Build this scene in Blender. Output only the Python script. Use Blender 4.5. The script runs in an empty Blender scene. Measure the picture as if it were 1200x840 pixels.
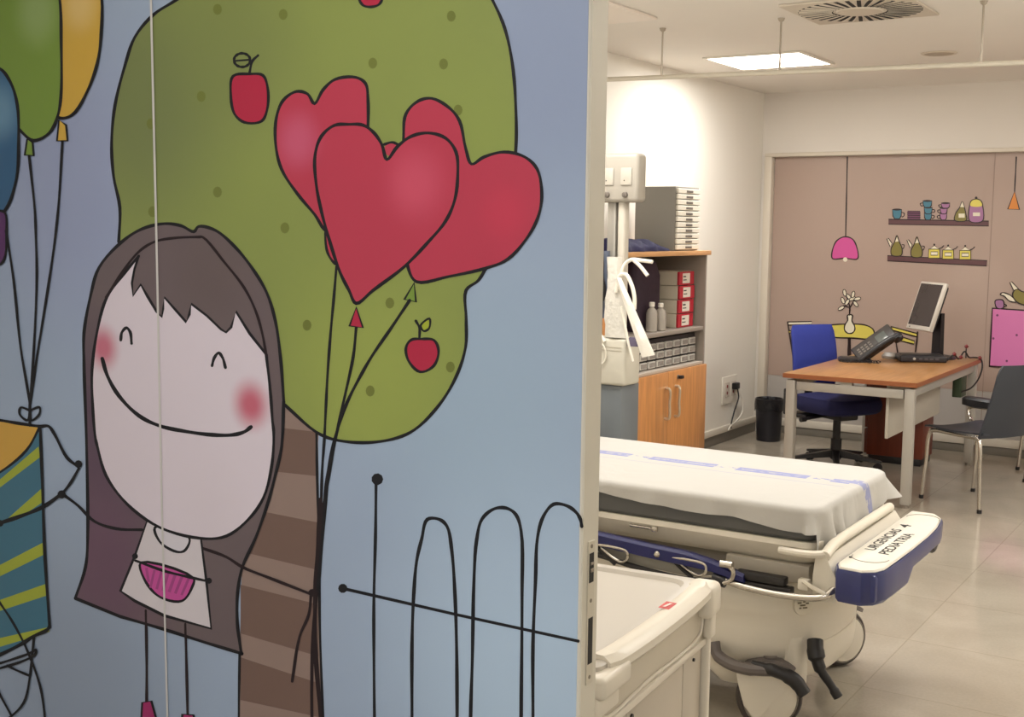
import bpy, bmesh, math, random
from mathutils import Vector, Matrix, geometry
random.seed(7)
SC = bpy.context.scene
COL = SC.collection
PI = math.pi

# ------------------------------------------------------------------ camera
CH = 1.60237; FPX = 1434.55
CR = Vector((0.84166098, 0.539883, 0.01153915))
CU = Vector((-0.06741652, 0.08385093, 0.99419517))
CF = Vector((-0.5357815, 0.8375532, -0.10697109))
cd = bpy.data.cameras.new('camera'); cam = bpy.data.objects.new('camera', cd); COL.objects.link(cam)
m3 = Matrix((CR, CU, -CF)).transposed()
cam.matrix_world = Matrix.Translation((0, 0, CH)) @ m3.to_4x4()
cd.sensor_width = 36; cd.lens = FPX / 1200 * 36; cd.clip_start = .05; cd.clip_end = 60
SC.camera = cam

def on_y(u, v, Y):      # a point measured in the photo, on the wall plane y = Y
    d = CF + CR * ((u - 600) / FPX) - CU * ((v - 420) / FPX)
    t = Y / d.y
    return Vector((d.x * t, Y, CH + d.z * t))

# ------------------------------------------------------------------ materials
def srgb(c):
    return tuple(((x / 255) / 12.92 if x / 255 <= .04045 else ((x / 255 + .055) / 1.055) ** 2.4) for x in c) + (1,)
MATS = {}
def mat(name, rgb, rough=.5, metal=0, var=.06, scale=8, bump=0, bscale=60, emit=0, trans=0, coat=0, spec=.5):
    if name in MATS: return MATS[name]
    m = bpy.data.materials.new(name); m.use_nodes = True; nt = m.node_tree; N = nt.nodes; L = nt.links
    b = N['Principled BSDF']
    c = srgb(rgb)
    tc = N.new('ShaderNodeTexCoord')
    nz = N.new('ShaderNodeTexNoise'); nz.inputs['Scale'].default_value = scale; nz.inputs['Detail'].default_value = 4
    L.new(tc.outputs['Object'], nz.inputs['Vector'])
    mx = N.new('ShaderNodeMix'); mx.data_type = 'RGBA'
    mx.inputs[6].default_value = tuple(x * (1 - var) for x in c[:3]) + (1,)
    mx.inputs[7].default_value = tuple(min(1, x * (1 + var)) for x in c[:3]) + (1,)
    L.new(nz.outputs['Fac'], mx.inputs[0]); L.new(mx.outputs[2], b.inputs['Base Color'])
    b.inputs['Roughness'].default_value = rough; b.inputs['Metallic'].default_value = metal
    b.inputs['Specular IOR Level'].default_value = spec
    if coat: b.inputs['Coat Weight'].default_value = coat; b.inputs['Coat Roughness'].default_value = .15
    if trans:
        b.inputs['Transmission Weight'].default_value = trans
    if emit:
        L.new(mx.outputs[2], b.inputs['Emission Color']); b.inputs['Emission Strength'].default_value = emit
    if bump:
        n2 = N.new('ShaderNodeTexNoise'); n2.inputs['Scale'].default_value = bscale; n2.inputs['Detail'].default_value = 5
        L.new(tc.outputs['Object'], n2.inputs['Vector'])
        bp = N.new('ShaderNodeBump'); bp.inputs['Strength'].default_value = bump; bp.inputs['Distance'].default_value = .004
        L.new(n2.outputs['Fac'], bp.inputs['Height']); L.new(bp.outputs['Normal'], b.inputs['Normal'])
    MATS[name] = m
    return m
def wood(name, rgb, axis='y', rough=.35):
    m = bpy.data.materials.new(name); m.use_nodes = True; nt = m.node_tree; N = nt.nodes; L = nt.links
    b = N['Principled BSDF']; c = srgb(rgb)
    tc = N.new('ShaderNodeTexCoord'); mp = N.new('ShaderNodeMapping')
    s = {'x': (1.2, 14, 14), 'y': (14, 1.2, 14), 'z': (14, 14, 1.2)}[axis]
    mp.inputs['Scale'].default_value = s
    nz = N.new('ShaderNodeTexNoise'); nz.inputs['Scale'].default_value = 3; nz.inputs['Detail'].default_value = 6; nz.inputs['Distortion'].default_value = .6
    L.new(tc.outputs['Object'], mp.inputs['Vector']); L.new(mp.outputs['Vector'], nz.inputs['Vector'])
    cr = N.new('ShaderNodeValToRGB')
    cr.color_ramp.elements[0].position = .3; cr.color_ramp.elements[0].color = tuple(x * .8 for x in c[:3]) + (1,)
    cr.color_ramp.elements[1].position = .7; cr.color_ramp.elements[1].color = tuple(min(1, x * 1.12) for x in c[:3]) + (1,)
    L.new(nz.outputs['Fac'], cr.inputs[0]); L.new(cr.outputs[0], b.inputs['Base Color'])
    b.inputs['Roughness'].default_value = rough
    return m
def paint(name, rgb, blobs=(), var=.07, Y=1.645, rough=.42, scale=3.0):
    """printed vinyl: flat ink with mottling and soft tints in places"""
    m = bpy.data.materials.new(name); m.use_nodes = True; nt = m.node_tree; N = nt.nodes; L = nt.links
    b = N['Principled BSDF']; c = srgb(rgb)
    gm = N.new('ShaderNodeNewGeometry')
    nz = N.new('ShaderNodeTexNoise'); nz.inputs['Scale'].default_value = scale; nz.inputs['Detail'].default_value = 3
    L.new(gm.outputs['Position'], nz.inputs['Vector'])
    mx = N.new('ShaderNodeMix'); mx.data_type = 'RGBA'
    mx.inputs[6].default_value = tuple(x * (1 - var) for x in c[:3]) + (1,)
    mx.inputs[7].default_value = tuple(min(1, x * (1 + var)) for x in c[:3]) + (1,)
    L.new(nz.outputs['Fac'], mx.inputs[0]); out = mx.outputs[2]
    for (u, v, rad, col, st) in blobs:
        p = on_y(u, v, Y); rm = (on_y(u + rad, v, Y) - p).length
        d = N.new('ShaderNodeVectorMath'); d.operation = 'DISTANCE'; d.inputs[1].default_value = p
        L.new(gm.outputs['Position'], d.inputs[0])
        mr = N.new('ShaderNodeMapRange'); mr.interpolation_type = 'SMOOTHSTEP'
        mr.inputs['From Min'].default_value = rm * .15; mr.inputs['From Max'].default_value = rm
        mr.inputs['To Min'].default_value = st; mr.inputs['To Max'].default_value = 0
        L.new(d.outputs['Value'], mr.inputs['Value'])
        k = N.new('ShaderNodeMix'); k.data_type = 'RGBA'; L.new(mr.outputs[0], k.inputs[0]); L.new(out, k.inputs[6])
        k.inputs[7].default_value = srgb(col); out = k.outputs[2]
    L.new(out, b.inputs['Base Color']); b.inputs['Roughness'].default_value = rough
    return m

# ------------------------------------------------------------------ objects
def props(o, label=None, cat=None, group=None, kind=None):
    if label: o['label'] = label
    if cat: o['category'] = cat
    if group: o['group'] = group
    if kind: o['kind'] = kind
    return o
def thing(name, label, cat, loc, rz=0, group=None, kind=None):
    o = bpy.data.objects.new(name, None); COL.objects.link(o); o.empty_display_size = .1
    o.matrix_world = Matrix.Translation(loc) @ Matrix.Rotation(rz, 4, 'Z')
    ROOTM[o.name] = o.matrix_world.copy()
    return props(o, label, cat, group, kind)
ROOTM = {}
def root_matrix(o):
    while o.parent: o = o.parent
    return ROOTM.get(o.name, Matrix())

class MB:
    """collects shapes (room coordinates) and links them as ONE mesh object"""
    def __init__(s, local=None):
        s.bm = bmesh.new(); s.mi = 0; s.M = local or Matrix()
    def _new(s, vs):
        for v in vs: v.co = s.M @ v.co
    def _mat(s, fs):
        for f in fs: f.material_index = s.mi
    def box(s, x0, x1, y0, y1, z0, z1, bev=0, seg=2, T=None):
        t = bmesh.new()
        r = bmesh.ops.create_cube(t, size=1)
        for v in t.verts:
            v.co = Vector((x0 + (v.co.x + .5) * (x1 - x0), y0 + (v.co.y + .5) * (y1 - y0), z0 + (v.co.z + .5) * (z1 - z0)))
        if bev: bmesh.ops.bevel(t, geom=t.edges[:], offset=bev, segments=seg, affect='EDGES', profile=.5)
        s.join(t, T); return s
    def join(s, t, T=None):
        mp = {}
        for v in t.verts:
            co = (T @ v.co) if T else v.co
            mp[v] = s.bm.verts.new(s.M @ co)
        for f in t.faces:
            try: nf = s.bm.faces.new([mp[v] for v in f.verts]); nf.material_index = s.mi
            except ValueError: pass
        t.free()
    def tube(s, pts, r, segs=10, smooth=True, caps=True, closed=False):
        pts = [Vector(p) for p in pts]
        if smooth and len(pts) > 2: pts = crom3(pts, 6, closed)
        n = len(pts); rings = []
        up = None
        for i, p in enumerate(pts):
            a = pts[i - 1] if (i > 0 or closed) else p; b = pts[(i + 1) % n] if (i < n - 1 or closed) else p
            d = (b - a); d = d.normalized() if d.length > 1e-9 else Vector((0, 0, 1))
            if up is None:
                up = Vector((0, 0, 1)) if abs(d.z) < .9 else Vector((1, 0, 0))
            sd = d.cross(up)
            if sd.length < 1e-6: sd = d.cross(Vector((0, 1, 0)))
            sd.normalize(); up = sd.cross(d).normalized()
            rr = r[min(len(r) - 1, int(i * len(r) / n))] if isinstance(r, (list, tuple)) else r
            rings.append([s.bm.verts.new(s.M @ (p + (sd * math.cos(2 * PI * k / segs) + up * math.sin(2 * PI * k / segs)) * rr)) for k in range(segs)])
        for i in range(n if closed else n - 1):
            A, B = rings[i], rings[(i + 1) % n]
            for k in range(segs):
                f = s.bm.faces.new((A[k], A[(k + 1) % segs], B[(k + 1) % segs], B[k])); f.material_index = s.mi
        if caps and not closed:
            for R_, rev in ((rings[0], 1), (rings[-1], 0)):
                f = s.bm.faces.new(R_[::-1] if rev else R_); f.material_index = s.mi
        return s
    def cyl(s, p, q, r, segs=24, r2=None):
        p = Vector(p); q = Vector(q); d = (q - p).normalized()
        a = d.orthogonal().normalized(); b = d.cross(a)
        r2 = r if r2 is None else r2
        A = [s.bm.verts.new(s.M @ (p + (a * math.cos(2 * PI * k / segs) + b * math.sin(2 * PI * k / segs)) * r)) for k in range(segs)]
        B = [s.bm.verts.new(s.M @ (q + (a * math.cos(2 * PI * k / segs) + b * math.sin(2 * PI * k / segs)) * r2)) for k in range(segs)]
        fs = [s.bm.faces.new((A[k], A[(k + 1) % segs], B[(k + 1) % segs], B[k])) for k in range(segs)]
        fs += [s.bm.faces.new(A[::-1]), s.bm.faces.new(B)]
        s._mat(fs); return s
    def lathe(s, prof, c, segs=28, axis=Vector((0, 0, 1))):
        c = Vector(c); ax = Vector(axis).normalized(); a = ax.orthogonal().normalized(); b = ax.cross(a)
        rings = []
        for (r, h) in prof:
            rings.append([s.bm.verts.new(s.M @ (c + ax * h + (a * math.cos(2 * PI * k / segs) + b * math.sin(2 * PI * k / segs)) * max(r, 1e-4))) for k in range(segs)])
        for A, B in zip(rings, rings[1:]):
            for k in range(segs):
                s._mat([s.bm.faces.new((A[k], A[(k + 1) % segs], B[(k + 1) % segs], B[k]))])
        s._mat([s.bm.faces.new(rings[0][::-1]), s.bm.faces.new(rings[-1])]); return s
    def loft(s, rings, caps=True, closed=True):
        R_ = [[s.bm.verts.new(s.M @ Vector(p)) for p in r] for r in rings]; n = len(R_[0])
        for A, B in zip(R_, R_[1:]):
            for k in range(n if closed else n - 1):
                s._mat([s.bm.faces.new((A[k], A[(k + 1) % n], B[(k + 1) % n], B[k]))])
        if caps: s._mat([s.bm.faces.new(R_[0][::-1]), s.bm.faces.new(R_[-1])])
        return s
    def quad(s, *pts):
        s._mat([s.bm.faces.new([s.bm.verts.new(s.M @ Vector(p)) for p in pts])]); return s
    def prism(s, pts, ext):
        """pts: 3-D polygon (planar, may be concave), extruded by ext"""
        ext = Vector(ext); n = len(pts); P_ = [Vector(p) for p in pts]
        A = [s.bm.verts.new(s.M @ p) for p in P_]; B = [s.bm.verts.new(s.M @ (p + ext)) for p in P_]
        for tri in geometry.tessellate_polygon([P_]):
            s._mat([s.bm.faces.new([A[i] for i in tri]), s.bm.faces.new([B[i] for i in tri][::-1])])
        for k in range(n):
            s._mat([s.bm.faces.new((A[k], B[k], B[(k + 1) % n], A[(k + 1) % n]))])
        return s
    def build(s, name, mats, parent=None, smooth=True, angle=35, recalc=True):
        if not isinstance(mats, (list, tuple)): mats = [mats]
        if recalc: bmesh.ops.recalc_face_normals(s.bm, faces=s.bm.faces)
        if parent is not None:
            inv = root_matrix(parent).inverted()
            for v in s.bm.verts: v.co = inv @ v.co
            off = None
        else:
            xs = [v.co for v in s.bm.verts]
            lo = Vector([min(p[i] for p in xs) for i in range(3)]); hi = Vector([max(p[i] for p in xs) for i in range(3)])
            off = Vector(((lo.x + hi.x) / 2, (lo.y + hi.y) / 2, lo.z))
            for v in s.bm.verts: v.co -= off
        me = bpy.data.meshes.new(name); s.bm.to_mesh(me); s.bm.free()
        for m in mats: me.materials.append(m)
        if smooth:
            me.polygons.foreach_set('use_smooth', [True] * len(me.polygons)); me.set_sharp_from_angle(angle=math.radians(angle))
        o = bpy.data.objects.new(name, me); COL.objects.link(o)
        if parent is not None: o.parent = parent
        else: o.location = off
        return o

def crom3(pts, n=6, closed=False):
    P_ = [Vector(p) for p in pts]; N_ = len(P_); out = []
    rng = range(N_) if closed else range(N_ - 1)
    for i in rng:
        p1, p2 = P_[i], P_[(i + 1) % N_]
        p0 = P_[i - 1] if (i > 0 or closed) else p1 * 2 - p2
        p3 = P_[(i + 2) % N_] if (i + 2 < N_ or closed) else p2 * 2 - p1
        # centripetal
        d1 = max((p1 - p0).length, 1e-6) ** .5; d2 = max((p2 - p1).length, 1e-6) ** .5; d3 = max((p3 - p2).length, 1e-6) ** .5
        m1 = (p1 - p0) / d1 - (p2 - p0) / (d1 + d2) + (p2 - p1) / d2
        m2 = (p2 - p1) / d2 - (p3 - p1) / (d2 + d3) + (p3 - p2) / d3
        m1 *= d2; m2 *= d2
        for k in range(n):
            t = k / n; t2 = t * t; t3 = t2 * t
            out.append(p1 * (2 * t3 - 3 * t2 + 1) + m1 * (t3 - 2 * t2 + t) + p2 * (-2 * t3 + 3 * t2) + m2 * (t3 - t2))
    if not closed: out.append(P_[-1])
    return out

class Draw:
    """a drawing printed on a wall plane: fills and pen lines, each a hair above the last"""
    def __init__(s, Y, step): s.Y = Y; s.step = step; s.k = 1; s.reset()
    def reset(s): s.bm = bmesh.new(); s.mats = []
    def _mi(s, m):
        if m not in s.mats: s.mats.append(m)
        return s.mats.index(m)
    def pos(s, p):
        q = on_y(p[0], p[1], s.Y); q.y -= s.k * s.step; return q
    def fill(s, pts, m, smooth=True, n=5):
        P2 = [Vector((a, b)) for a, b in pts]
        if smooth: P2 = crom3(P2, n, True)
        s.k += 1; P_ = [s.pos(p) for p in P2]; V = [s.bm.verts.new(p) for p in P_]; mi = s._mi(m)
        for tri in geometry.tessellate_polygon([P_]):
            try:
                f = s.bm.faces.new([V[i] for i in tri]); f.material_index = mi
            except ValueError: pass
    def line(s, pts, w, m, smooth=True, closed=False, n=5, caps=True):
        P2 = [Vector((a, b)) for a, b in pts]
        if smooth and len(P2) > 2: P2 = crom3(P2, n, closed)
        Q = [P2[0]]
        for p in P2[1:]:
            if (p - Q[-1]).length > .3: Q.append(p)
        P2 = Q; N_ = len(P2)
        if N_ < 2: return
        s.k += 1; mi = s._mi(m); Lf = []; Rt = []
        for i in range(N_):
            a = P2[i - 1] if (i > 0 or closed) else P2[i]; b = P2[(i + 1) % N_] if (i < N_ - 1 or closed) else P2[i]
            d = b - a; d = d.normalized() if d.length > 1e-6 else Vector((1, 0)); nn = Vector((-d.y, d.x))
            ww = w / 2 * (1 + .13 * math.sin(i * .9 + s.k))
            Lf.append(s.bm.verts.new(s.pos(P2[i] + nn * ww))); Rt.append(s.bm.verts.new(s.pos(P2[i] - nn * ww)))
        for i in range(N_ if closed else N_ - 1):
            j = (i + 1) % N_
            f = s.bm.faces.new((Lf[i], Lf[j], Rt[j], Rt[i])); f.material_index = mi
        if caps and not closed and w > 1.5: s.dot(P2[0], w / 2, m, 8); s.dot(P2[-1], w / 2, m, 8)
    def dot(s, c, r, m, n=14, ry=None):
        s.k += 1; mi = s._mi(m); ry = ry or r
        V = [s.bm.verts.new(s.pos((c[0] + r * math.cos(2 * PI * i / n), c[1] + ry * math.sin(2 * PI * i / n)))) for i in range(n)]
        f = s.bm.faces.new(V); f.material_index = mi
    def shape(s, pts, m, lm, w, smooth=True):
        s.fill(pts, m, smooth); s.line(pts, w, lm, smooth, closed=True)
    def done(s, name, parent):
        inv = root_matrix(parent).inverted()
        for v in s.bm.verts: v.co = inv @ v.co
        bmesh.ops.recalc_face_normals(s.bm, faces=s.bm.faces)
        # every printed face looks at the viewer's side of the wall
        for f in s.bm.faces:
            if f.normal.y > 0: f.normal_flip()
        me = bpy.data.meshes.new(name); s.bm.to_mesh(me); s.bm.free()
        for m in s.mats: me.materials.append(m)
        o = bpy.data.objects.new(name, me); COL.objects.link(o); o.parent = parent
        s.reset(); return o
def Z(ox, oy, sc, pts): return [(ox + a / sc, oy + b / sc) for a, b in pts]
# ================================================================== ROOM SHELL
XL = -3.593; YB = 9.265; HC = 2.656; YF = 1.85
M_wall = mat('wall plaster', (232, 227, 217), .75, var=.02, scale=2, bump=.12, bscale=90)
M_wallb = mat('back wall plaster', (222, 215, 206), .75, var=.02, scale=2, bump=.12, bscale=90)
M_ceil = mat('ceiling plaster', (234, 229, 221), .8, var=.02, scale=1.5)
M_trim = mat('cream painted trim', (222, 214, 200), .45, var=.02)
M_frame = mat('cream frame', (214, 204, 188), .4, var=.02)
M_skirt = mat('grey skirting', (128, 122, 112), .4)
def floor_mat():
    m = bpy.data.materials.new('polished floor tiles'); m.use_nodes = True; nt = m.node_tree; N = nt.nodes; L = nt.links
    b = N['Principled BSDF']; gm = N.new('ShaderNodeNewGeometry')
    br = N.new('ShaderNodeTexBrick'); br.offset = 0; br.inputs['Scale'].default_value = 1
    br.inputs['Brick Width'].default_value = .6; br.inputs['Row Height'].default_value = .6
    br.inputs['Mortar Size'].default_value = .0028; br.inputs['Mortar Smooth'].default_value = .2
    br.inputs['Color1'].default_value = srgb((168, 159, 144)); br.inputs['Color2'].default_value = srgb((174, 165, 150)); br.inputs['Mortar'].default_value = srgb((157, 147, 131))
    L.new(gm.outputs['Position'], br.inputs['Vector'])
    n1 = N.new('ShaderNodeTexNoise'); n1.inputs['Scale'].default_value = 2.2; n1.inputs['Detail'].default_value = 8; n1.inputs['Distortion'].default_value = 1.2
    L.new(gm.outputs['Position'], n1.inputs['Vector'])
    n2 = N.new('ShaderNodeTexNoise'); n2.inputs['Scale'].default_value = 90; n2.inputs['Detail'].default_value = 2
    L.new(gm.outputs['Position'], n2.inputs['Vector'])
    cr = N.new('ShaderNodeValToRGB'); cr.color_ramp.elements[0].position = .3; cr.color_ramp.elements[0].color = (.86, .85, .84, 1)
    cr.color_ramp.elements[1].position = .7; cr.color_ramp.elements[1].color = (1.06, 1.06, 1.06, 1)
    L.new(n1.outputs['Fac'], cr.inputs[0])
    mu = N.new('ShaderNodeMix'); mu.data_type = 'RGBA'; mu.blend_type = 'MULTIPLY'; mu.inputs[0].default_value = 1
    L.new(br.outputs['Color'], mu.inputs[6]); L.new(cr.outputs[0], mu.inputs[7])
    cr2 = N.new('ShaderNodeValToRGB'); cr2.color_ramp.elements[0].position = .35; cr2.color_ramp.elements[0].color = (.94, .94, .94, 1)
    cr2.color_ramp.elements[1].position = .65; cr2.color_ramp.elements[1].color = (1, 1, 1, 1)
    L.new(n2.outputs['Fac'], cr2.inputs[0])
    mv = N.new('ShaderNodeMix'); mv.data_type = 'RGBA'; mv.blend_type = 'MULTIPLY'; mv.inputs[0].default_value = 1
    L.new(mu.outputs[2], mv.inputs[6]); L.new(cr2.outputs[0], mv.inputs[7])
    L.new(mv.outputs[2], b.inputs['Base Color'])
    b.inputs['Roughness'].default_value = .13; b.inputs['Specular IOR Level'].default_value = .55
    n3 = N.new('ShaderNodeTexNoise'); n3.inputs['Scale'].default_value = 5
    L.new(gm.outputs['Position'], n3.inputs['Vector'])
    bp = N.new('ShaderNodeBump'); bp.inputs['Strength'].default_value = .05; bp.inputs['Distance'].default_value = .02
    L.new(n3.outputs['Fac'], bp.inputs['Height']); L.new(bp.outputs['Normal'], b.inputs['Normal'])
    return m
def struct(o, label=None): return props(o, label=label, kind='structure')
XR = 1.5; YC = -1.6
struct(MB().box(XL - .1, XR + .1, YC - .1, YB + .1, -.1, 0).build('floor', floor_mat(), smooth=False), 'pale beige polished stone tile floor')
struct(MB().box(XL - .1, XR + .1, YC - .1, YB + .1, HC, HC + .1).build('ceiling', M_ceil, smooth=False), 'off-white smooth plaster ceiling')
struct(MB().box(XL - .1, XL, YC - .1, YB + .1, 0, HC).build('wall_left', M_wall, smooth=False), 'plain white wall behind the cabinet')
struct(MB().box(XR, XR + .1, YC - .1, YB + .1, 0, HC).build('wall_right', M_wall, smooth=False), 'white wall on the right side')
b = MB(); b.box(XL, XR, YB + .005, YB + .1, 0, HC); b.box(XL, XR, YB - .045, YB + .004, 2.195, HC); b.box(XL, XL + .03, YB - .045, YB + .004, 0, 2.195)
struct(b.build('wall_back', M_wallb, smooth=False), 'beige white back wall above the printed kitchen panel')
struct(MB().box(XL, XR, YC - .1, YC, 0, HC).build('wall_corridor', M_wall, smooth=False), 'white corridor wall behind the camera')
b = MB(); b.box(XL, -1.06, 1.72, YF, 0, HC); b.box(.42, XR, 1.72, YF, 0, HC); b.box(-1.06, .42, 1.72, YF, 2.16, HC)
struct(b.build('wall_front', M_wall, smooth=False), 'white wall with the doorway, behind the printed sliding door')
b = MB(); b.box(XL + .001, XL + .018, YF + .01, YB - .01, 0, .075, .003); struct(b.build('baseboard_left', M_skirt), 'grey tiled skirting along the left wall')
b = MB(); b.box(XL + .001, XL + .03, 7.25, YB - .05, .076, .125, .006); struct(b.build('trim_1', M_trim), 'white cable trunking above the left skirting')
b = MB(); b.box(XL + .05, XR - .01, YB - .03, YB - .002, 0, .06, .003); struct(b.build('baseboard_back', M_skirt), 'grey tiled skirting along the back wall')
b = MB(); b.box(XL + .05, XR - .01, YB - .04, YB - .002, .062, .12, .006); struct(b.build('trim_2', M_trim), 'white cable trunking along the back wall')
# frame of the printed panel
b = MB(); b.box(XL + .031, XL + .09, YB - .075, YB - .002, .12, 2.1645, .004); b.box(XL + .031, XR - .01, YB - .075, YB - .002, 2.165, 2.195, .004)
struct(b.build('trim_3', M_frame), 'cream frame around the printed kitchen panel')

# ------------------------------------------------------------------ ceiling fittings
M_white = mat('white enamel', (228, 222, 210), .35, var=.02)
M_lamp = mat('lit diffuser', (255, 250, 240), .5, emit=7, var=0)
def ceiling_light(x0, y0, label, st=None):
    t = thing('ceiling_light', label, 'light', (x0 + .3, y0 + .3, HC - .02), group='square ceiling light panels')
    b = MB()
    b.box(x0 - .015, x0 + .615, y0 - .015, y0 + .005, HC - .012, HC - .001, .002); b.box(x0 - .015, x0 + .615, y0 + .595, y0 + .615, HC - .012, HC - .001, .002)
    b.box(x0 - .015, x0 + .005, y0 + .005, y0 + .595, HC - .012, HC - .001, .002); b.box(x0 + .595, x0 + .615, y0 + .005, y0 + .595, HC - .012, HC - .001, .002)
    b.build('frame', M_white, t)
    MB().box(x0 + .006, x0 + .594, y0 + .006, y0 + .594, HC - .009, HC - .001).build('diffuser', M_lamp, t, smooth=False)
ceiling_light(-3.17, 7.13, 'lit square ceiling panel light above the desk area')
for (x, y, l) in [(-2.9, 3.8, 'lit square ceiling panel light over the head of the stretcher'), (-1.0, 4.2, 'lit square ceiling panel light over the foot of the stretcher'),
                  (.3, 7.1, 'lit square ceiling panel light near the right wall'),
                  (-1.6, .55, 'lit square ceiling panel light in the corridor by the printed door'), (.2, -.5, 'lit square ceiling panel light in the corridor behind the camera')]:
    ceiling_light(x, y, l)
# swirl air diffuser
DX, DY = -1.845, 5.93
t = thing('air_diffuser', 'square ceiling air vent with a ring of radial black slots', 'air vent', (DX, DY, HC - .02))
M_vent = mat('vent enamel', (206, 196, 180), .45, var=.02); M_dark = mat('dark void', (18, 16, 15), .8, var=0)
MB().box(DX - .298, DX + .298, DY - .298, DY + .298, HC - .012, HC - .001, .003).build('plate', M_vent, t)
b = MB()
for k in range(34):
    a = 2 * PI * k / 34
    T = Matrix.Translation((DX, DY, 0)) @ Matrix.Rotation(a, 4, 'Z')
    b.box(.125, .288, -.0095, .0095, HC - .0135, HC - .0121, T=T)
b.build('slots', M_dark, t, smooth=False)
b = MB()
for k in range(32):
    a = 2 * PI * (k + .0) / 32
    T = Matrix.Translation((DX, DY, HC - .015)) @ Matrix.Rotation(a, 4, 'Z') @ Matrix.Rotation(.6, 4, 'X')
    b.box(.13, .284, -.001, .006, -.0008, .0008, T=T)
b.build('blades', M_vent, t, smooth=False)
MB().lathe([(.11, 0), (.105, -.006), (.04, -.008), (0, -.009)], (DX, DY, HC - .012), 32).build('hub', M_vent, t)
t = thing('ceiling_speaker', 'small round flush ceiling speaker beyond the hanging rail', 'speaker', (-1.88, 7.6, HC - .02))
MB().lathe([(.105, 0), (.1, -.006), (.088, -.008), (.084, -.005), (0, -.005)], (-1.88, 7.6, HC - .001), 36).build('bezel', M_vent, t)
MB().lathe([(.083, 0), (.06, -.003), (0, -.004)], (-1.88, 7.6, HC - .0061), 36).build('grille', mat('speaker grille', (176, 164, 146), .6, bump=.5, bscale=400), t)
# hanging curtain rail
t = thing('curtain_rail', 'white suspended curtain rail crossing under the ceiling', 'curtain rail', (-2.3, 6.0, 2.39))
def rz_(x): return 2.407 - (x + 3.25) * .0185
b = MB(); b.tube([(XL, 6.0, rz_(XL)), (.6, 6.0, rz_(.6))], .013, 10, False); b.box(XL + .001, XL + .02, 5.97, 6.03, rz_(XL) - .03, rz_(XL) + .03, .004)
b.build('rail', mat('rail aluminium', (205, 198, 182), .4, .2), t)
for x in (-2.915, -2.262, -1.295, -.2):
    b = MB(); b.tube([(x, 6.0, rz_(x)), (x, 6.0, HC - .002)], .005, 8, False); b.lathe([(.018, 0), (.014, -.012), (.004, -.02)], (x, 6.0, HC - .001), 16)
    b.tube([(x, 6.0, rz_(x) + .0), (x, 6.0, rz_(x) + .05)], .006, 8, False)
    b.build('hanger', mat('hanger steel', (170, 160, 145), .4, .5), t)
# flat access panel in the ceiling by the left wall
MB().box(-3.45, -2.79, 5.0, 5.68, HC - .014, HC - .0005, .003).build('ceiling_hatch', mat('hatch enamel', (232, 222, 210), .5, var=.01))
props(bpy.data.objects['ceiling_hatch'], 'pale square flush ceiling hatch beside the first rail hanger', 'hatch')

# ------------------------------------------------------------------ BACK WALL PRINT
PY = YB - .003
kit = thing('wall_print', 'brown printed wall panel of a cartoon kitchen with shelves, lamps and crockery', 'wall print', (-1.5, PY, .45))
K = (38, 22, 24)
bk = dict(Y=PY, rough=.33)
M_kb = paint('kitchen brown print with painted glare', (172, 150, 138), [(1140, 340, 60, (184, 164, 152), .5)], .05, Y=PY, rough=.28, scale=1.2)  # lighter patch is the lamp's glare, painted into the brown
M_kl = paint('kitchen pen line', K, **bk)
M_pink = paint('kitchen pink', (205, 82, 150), **bk); M_shelf = paint('kitchen shelf', (96, 62, 66), **bk)
M_blue = paint('kitchen blue', (66, 120, 140), **bk); M_pur = paint('kitchen purple', (112, 62, 96), **bk); M_lil = paint('kitchen lilac', (160, 110, 150), **bk)
M_olv = paint('kitchen olive', (128, 118, 58), **bk); M_yel = paint('kitchen yellow', (214, 200, 92), **bk); M_crm = paint('kitchen cream', (226, 218, 196), **bk)
M_org = paint('kitchen orange', (214, 132, 50), **bk); M_fri = paint('kitchen fridge pink', (208, 118, 172), **bk)
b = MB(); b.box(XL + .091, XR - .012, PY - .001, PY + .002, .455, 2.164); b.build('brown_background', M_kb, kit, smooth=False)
b = MB(); b.box(XL + .091, XR - .012, PY - .0015, PY + .002, .121, .453); b.build('lower_panel', mat('lower panel', (176, 170, 164), .45, var=.03, scale=3), kit, smooth=False)
b = MB()
for uu in (1160,):
    p = on_y(uu, 300, PY); b.box(p.x - .002, p.x + .002, PY - .003, PY, .121, 2.164)
b.build('panel_joint', mat('joint', (150, 128, 118), .5), kit, smooth=False)
D = Draw(PY - .002, .00004)
zz = lambda pts: Z(890, 170, 3.652, pts)
D.line([(993, 184), (992, 230), (991, 277)], 1.6, M_kl)
D.shape(zz([(312, 485), (315, 440), (332, 408), (365, 392), (398, 402), (415, 432), (420, 486), (366, 484)]), M_pink, M_kl, 1.5, True)
D.dot((990.5, 304), 2.6, M_crm); D.done('drawn_pink_lamp', kit)
D.line([(1191, 184), (1190, 205), (1189, 224)], 1.6, M_kl)
D.shape([(1189, 224), (1181, 245), (1194.7, 245.5)], M_org, M_kl, 1.5, False); D.done('drawn_orange_lamp', kit)
ze = lambda pts: Z(1020, 220, 8, pts)
D.shape(ze([(170, 295), (1110, 312), (1110, 358), (170, 342)]), M_shelf, M_kl, 1.1, False)
def mug(x, y, w, h, m, side=1):
    D.line(ze([(x + side * w / 2, y - h * .7), (x + side * (w / 2 + 24), y - h * .6), (x + side * (w / 2 + 20), y - h * .3), (x + side * w / 2, y - h * .2)]), 1.1, M_kl)
    D.shape(ze([(x - w / 2, y - h), (x + w / 2, y - h), (x + w * .45, y - h * .3), (x + w * .25, y), (x - w * .25, y), (x - w * .45, y - h * .3)]), m, M_kl, 1.2, False)
    D.dot(ze([(x, y - h)])[0], w / 16, M_kl, 12, ry=1.2)
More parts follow.
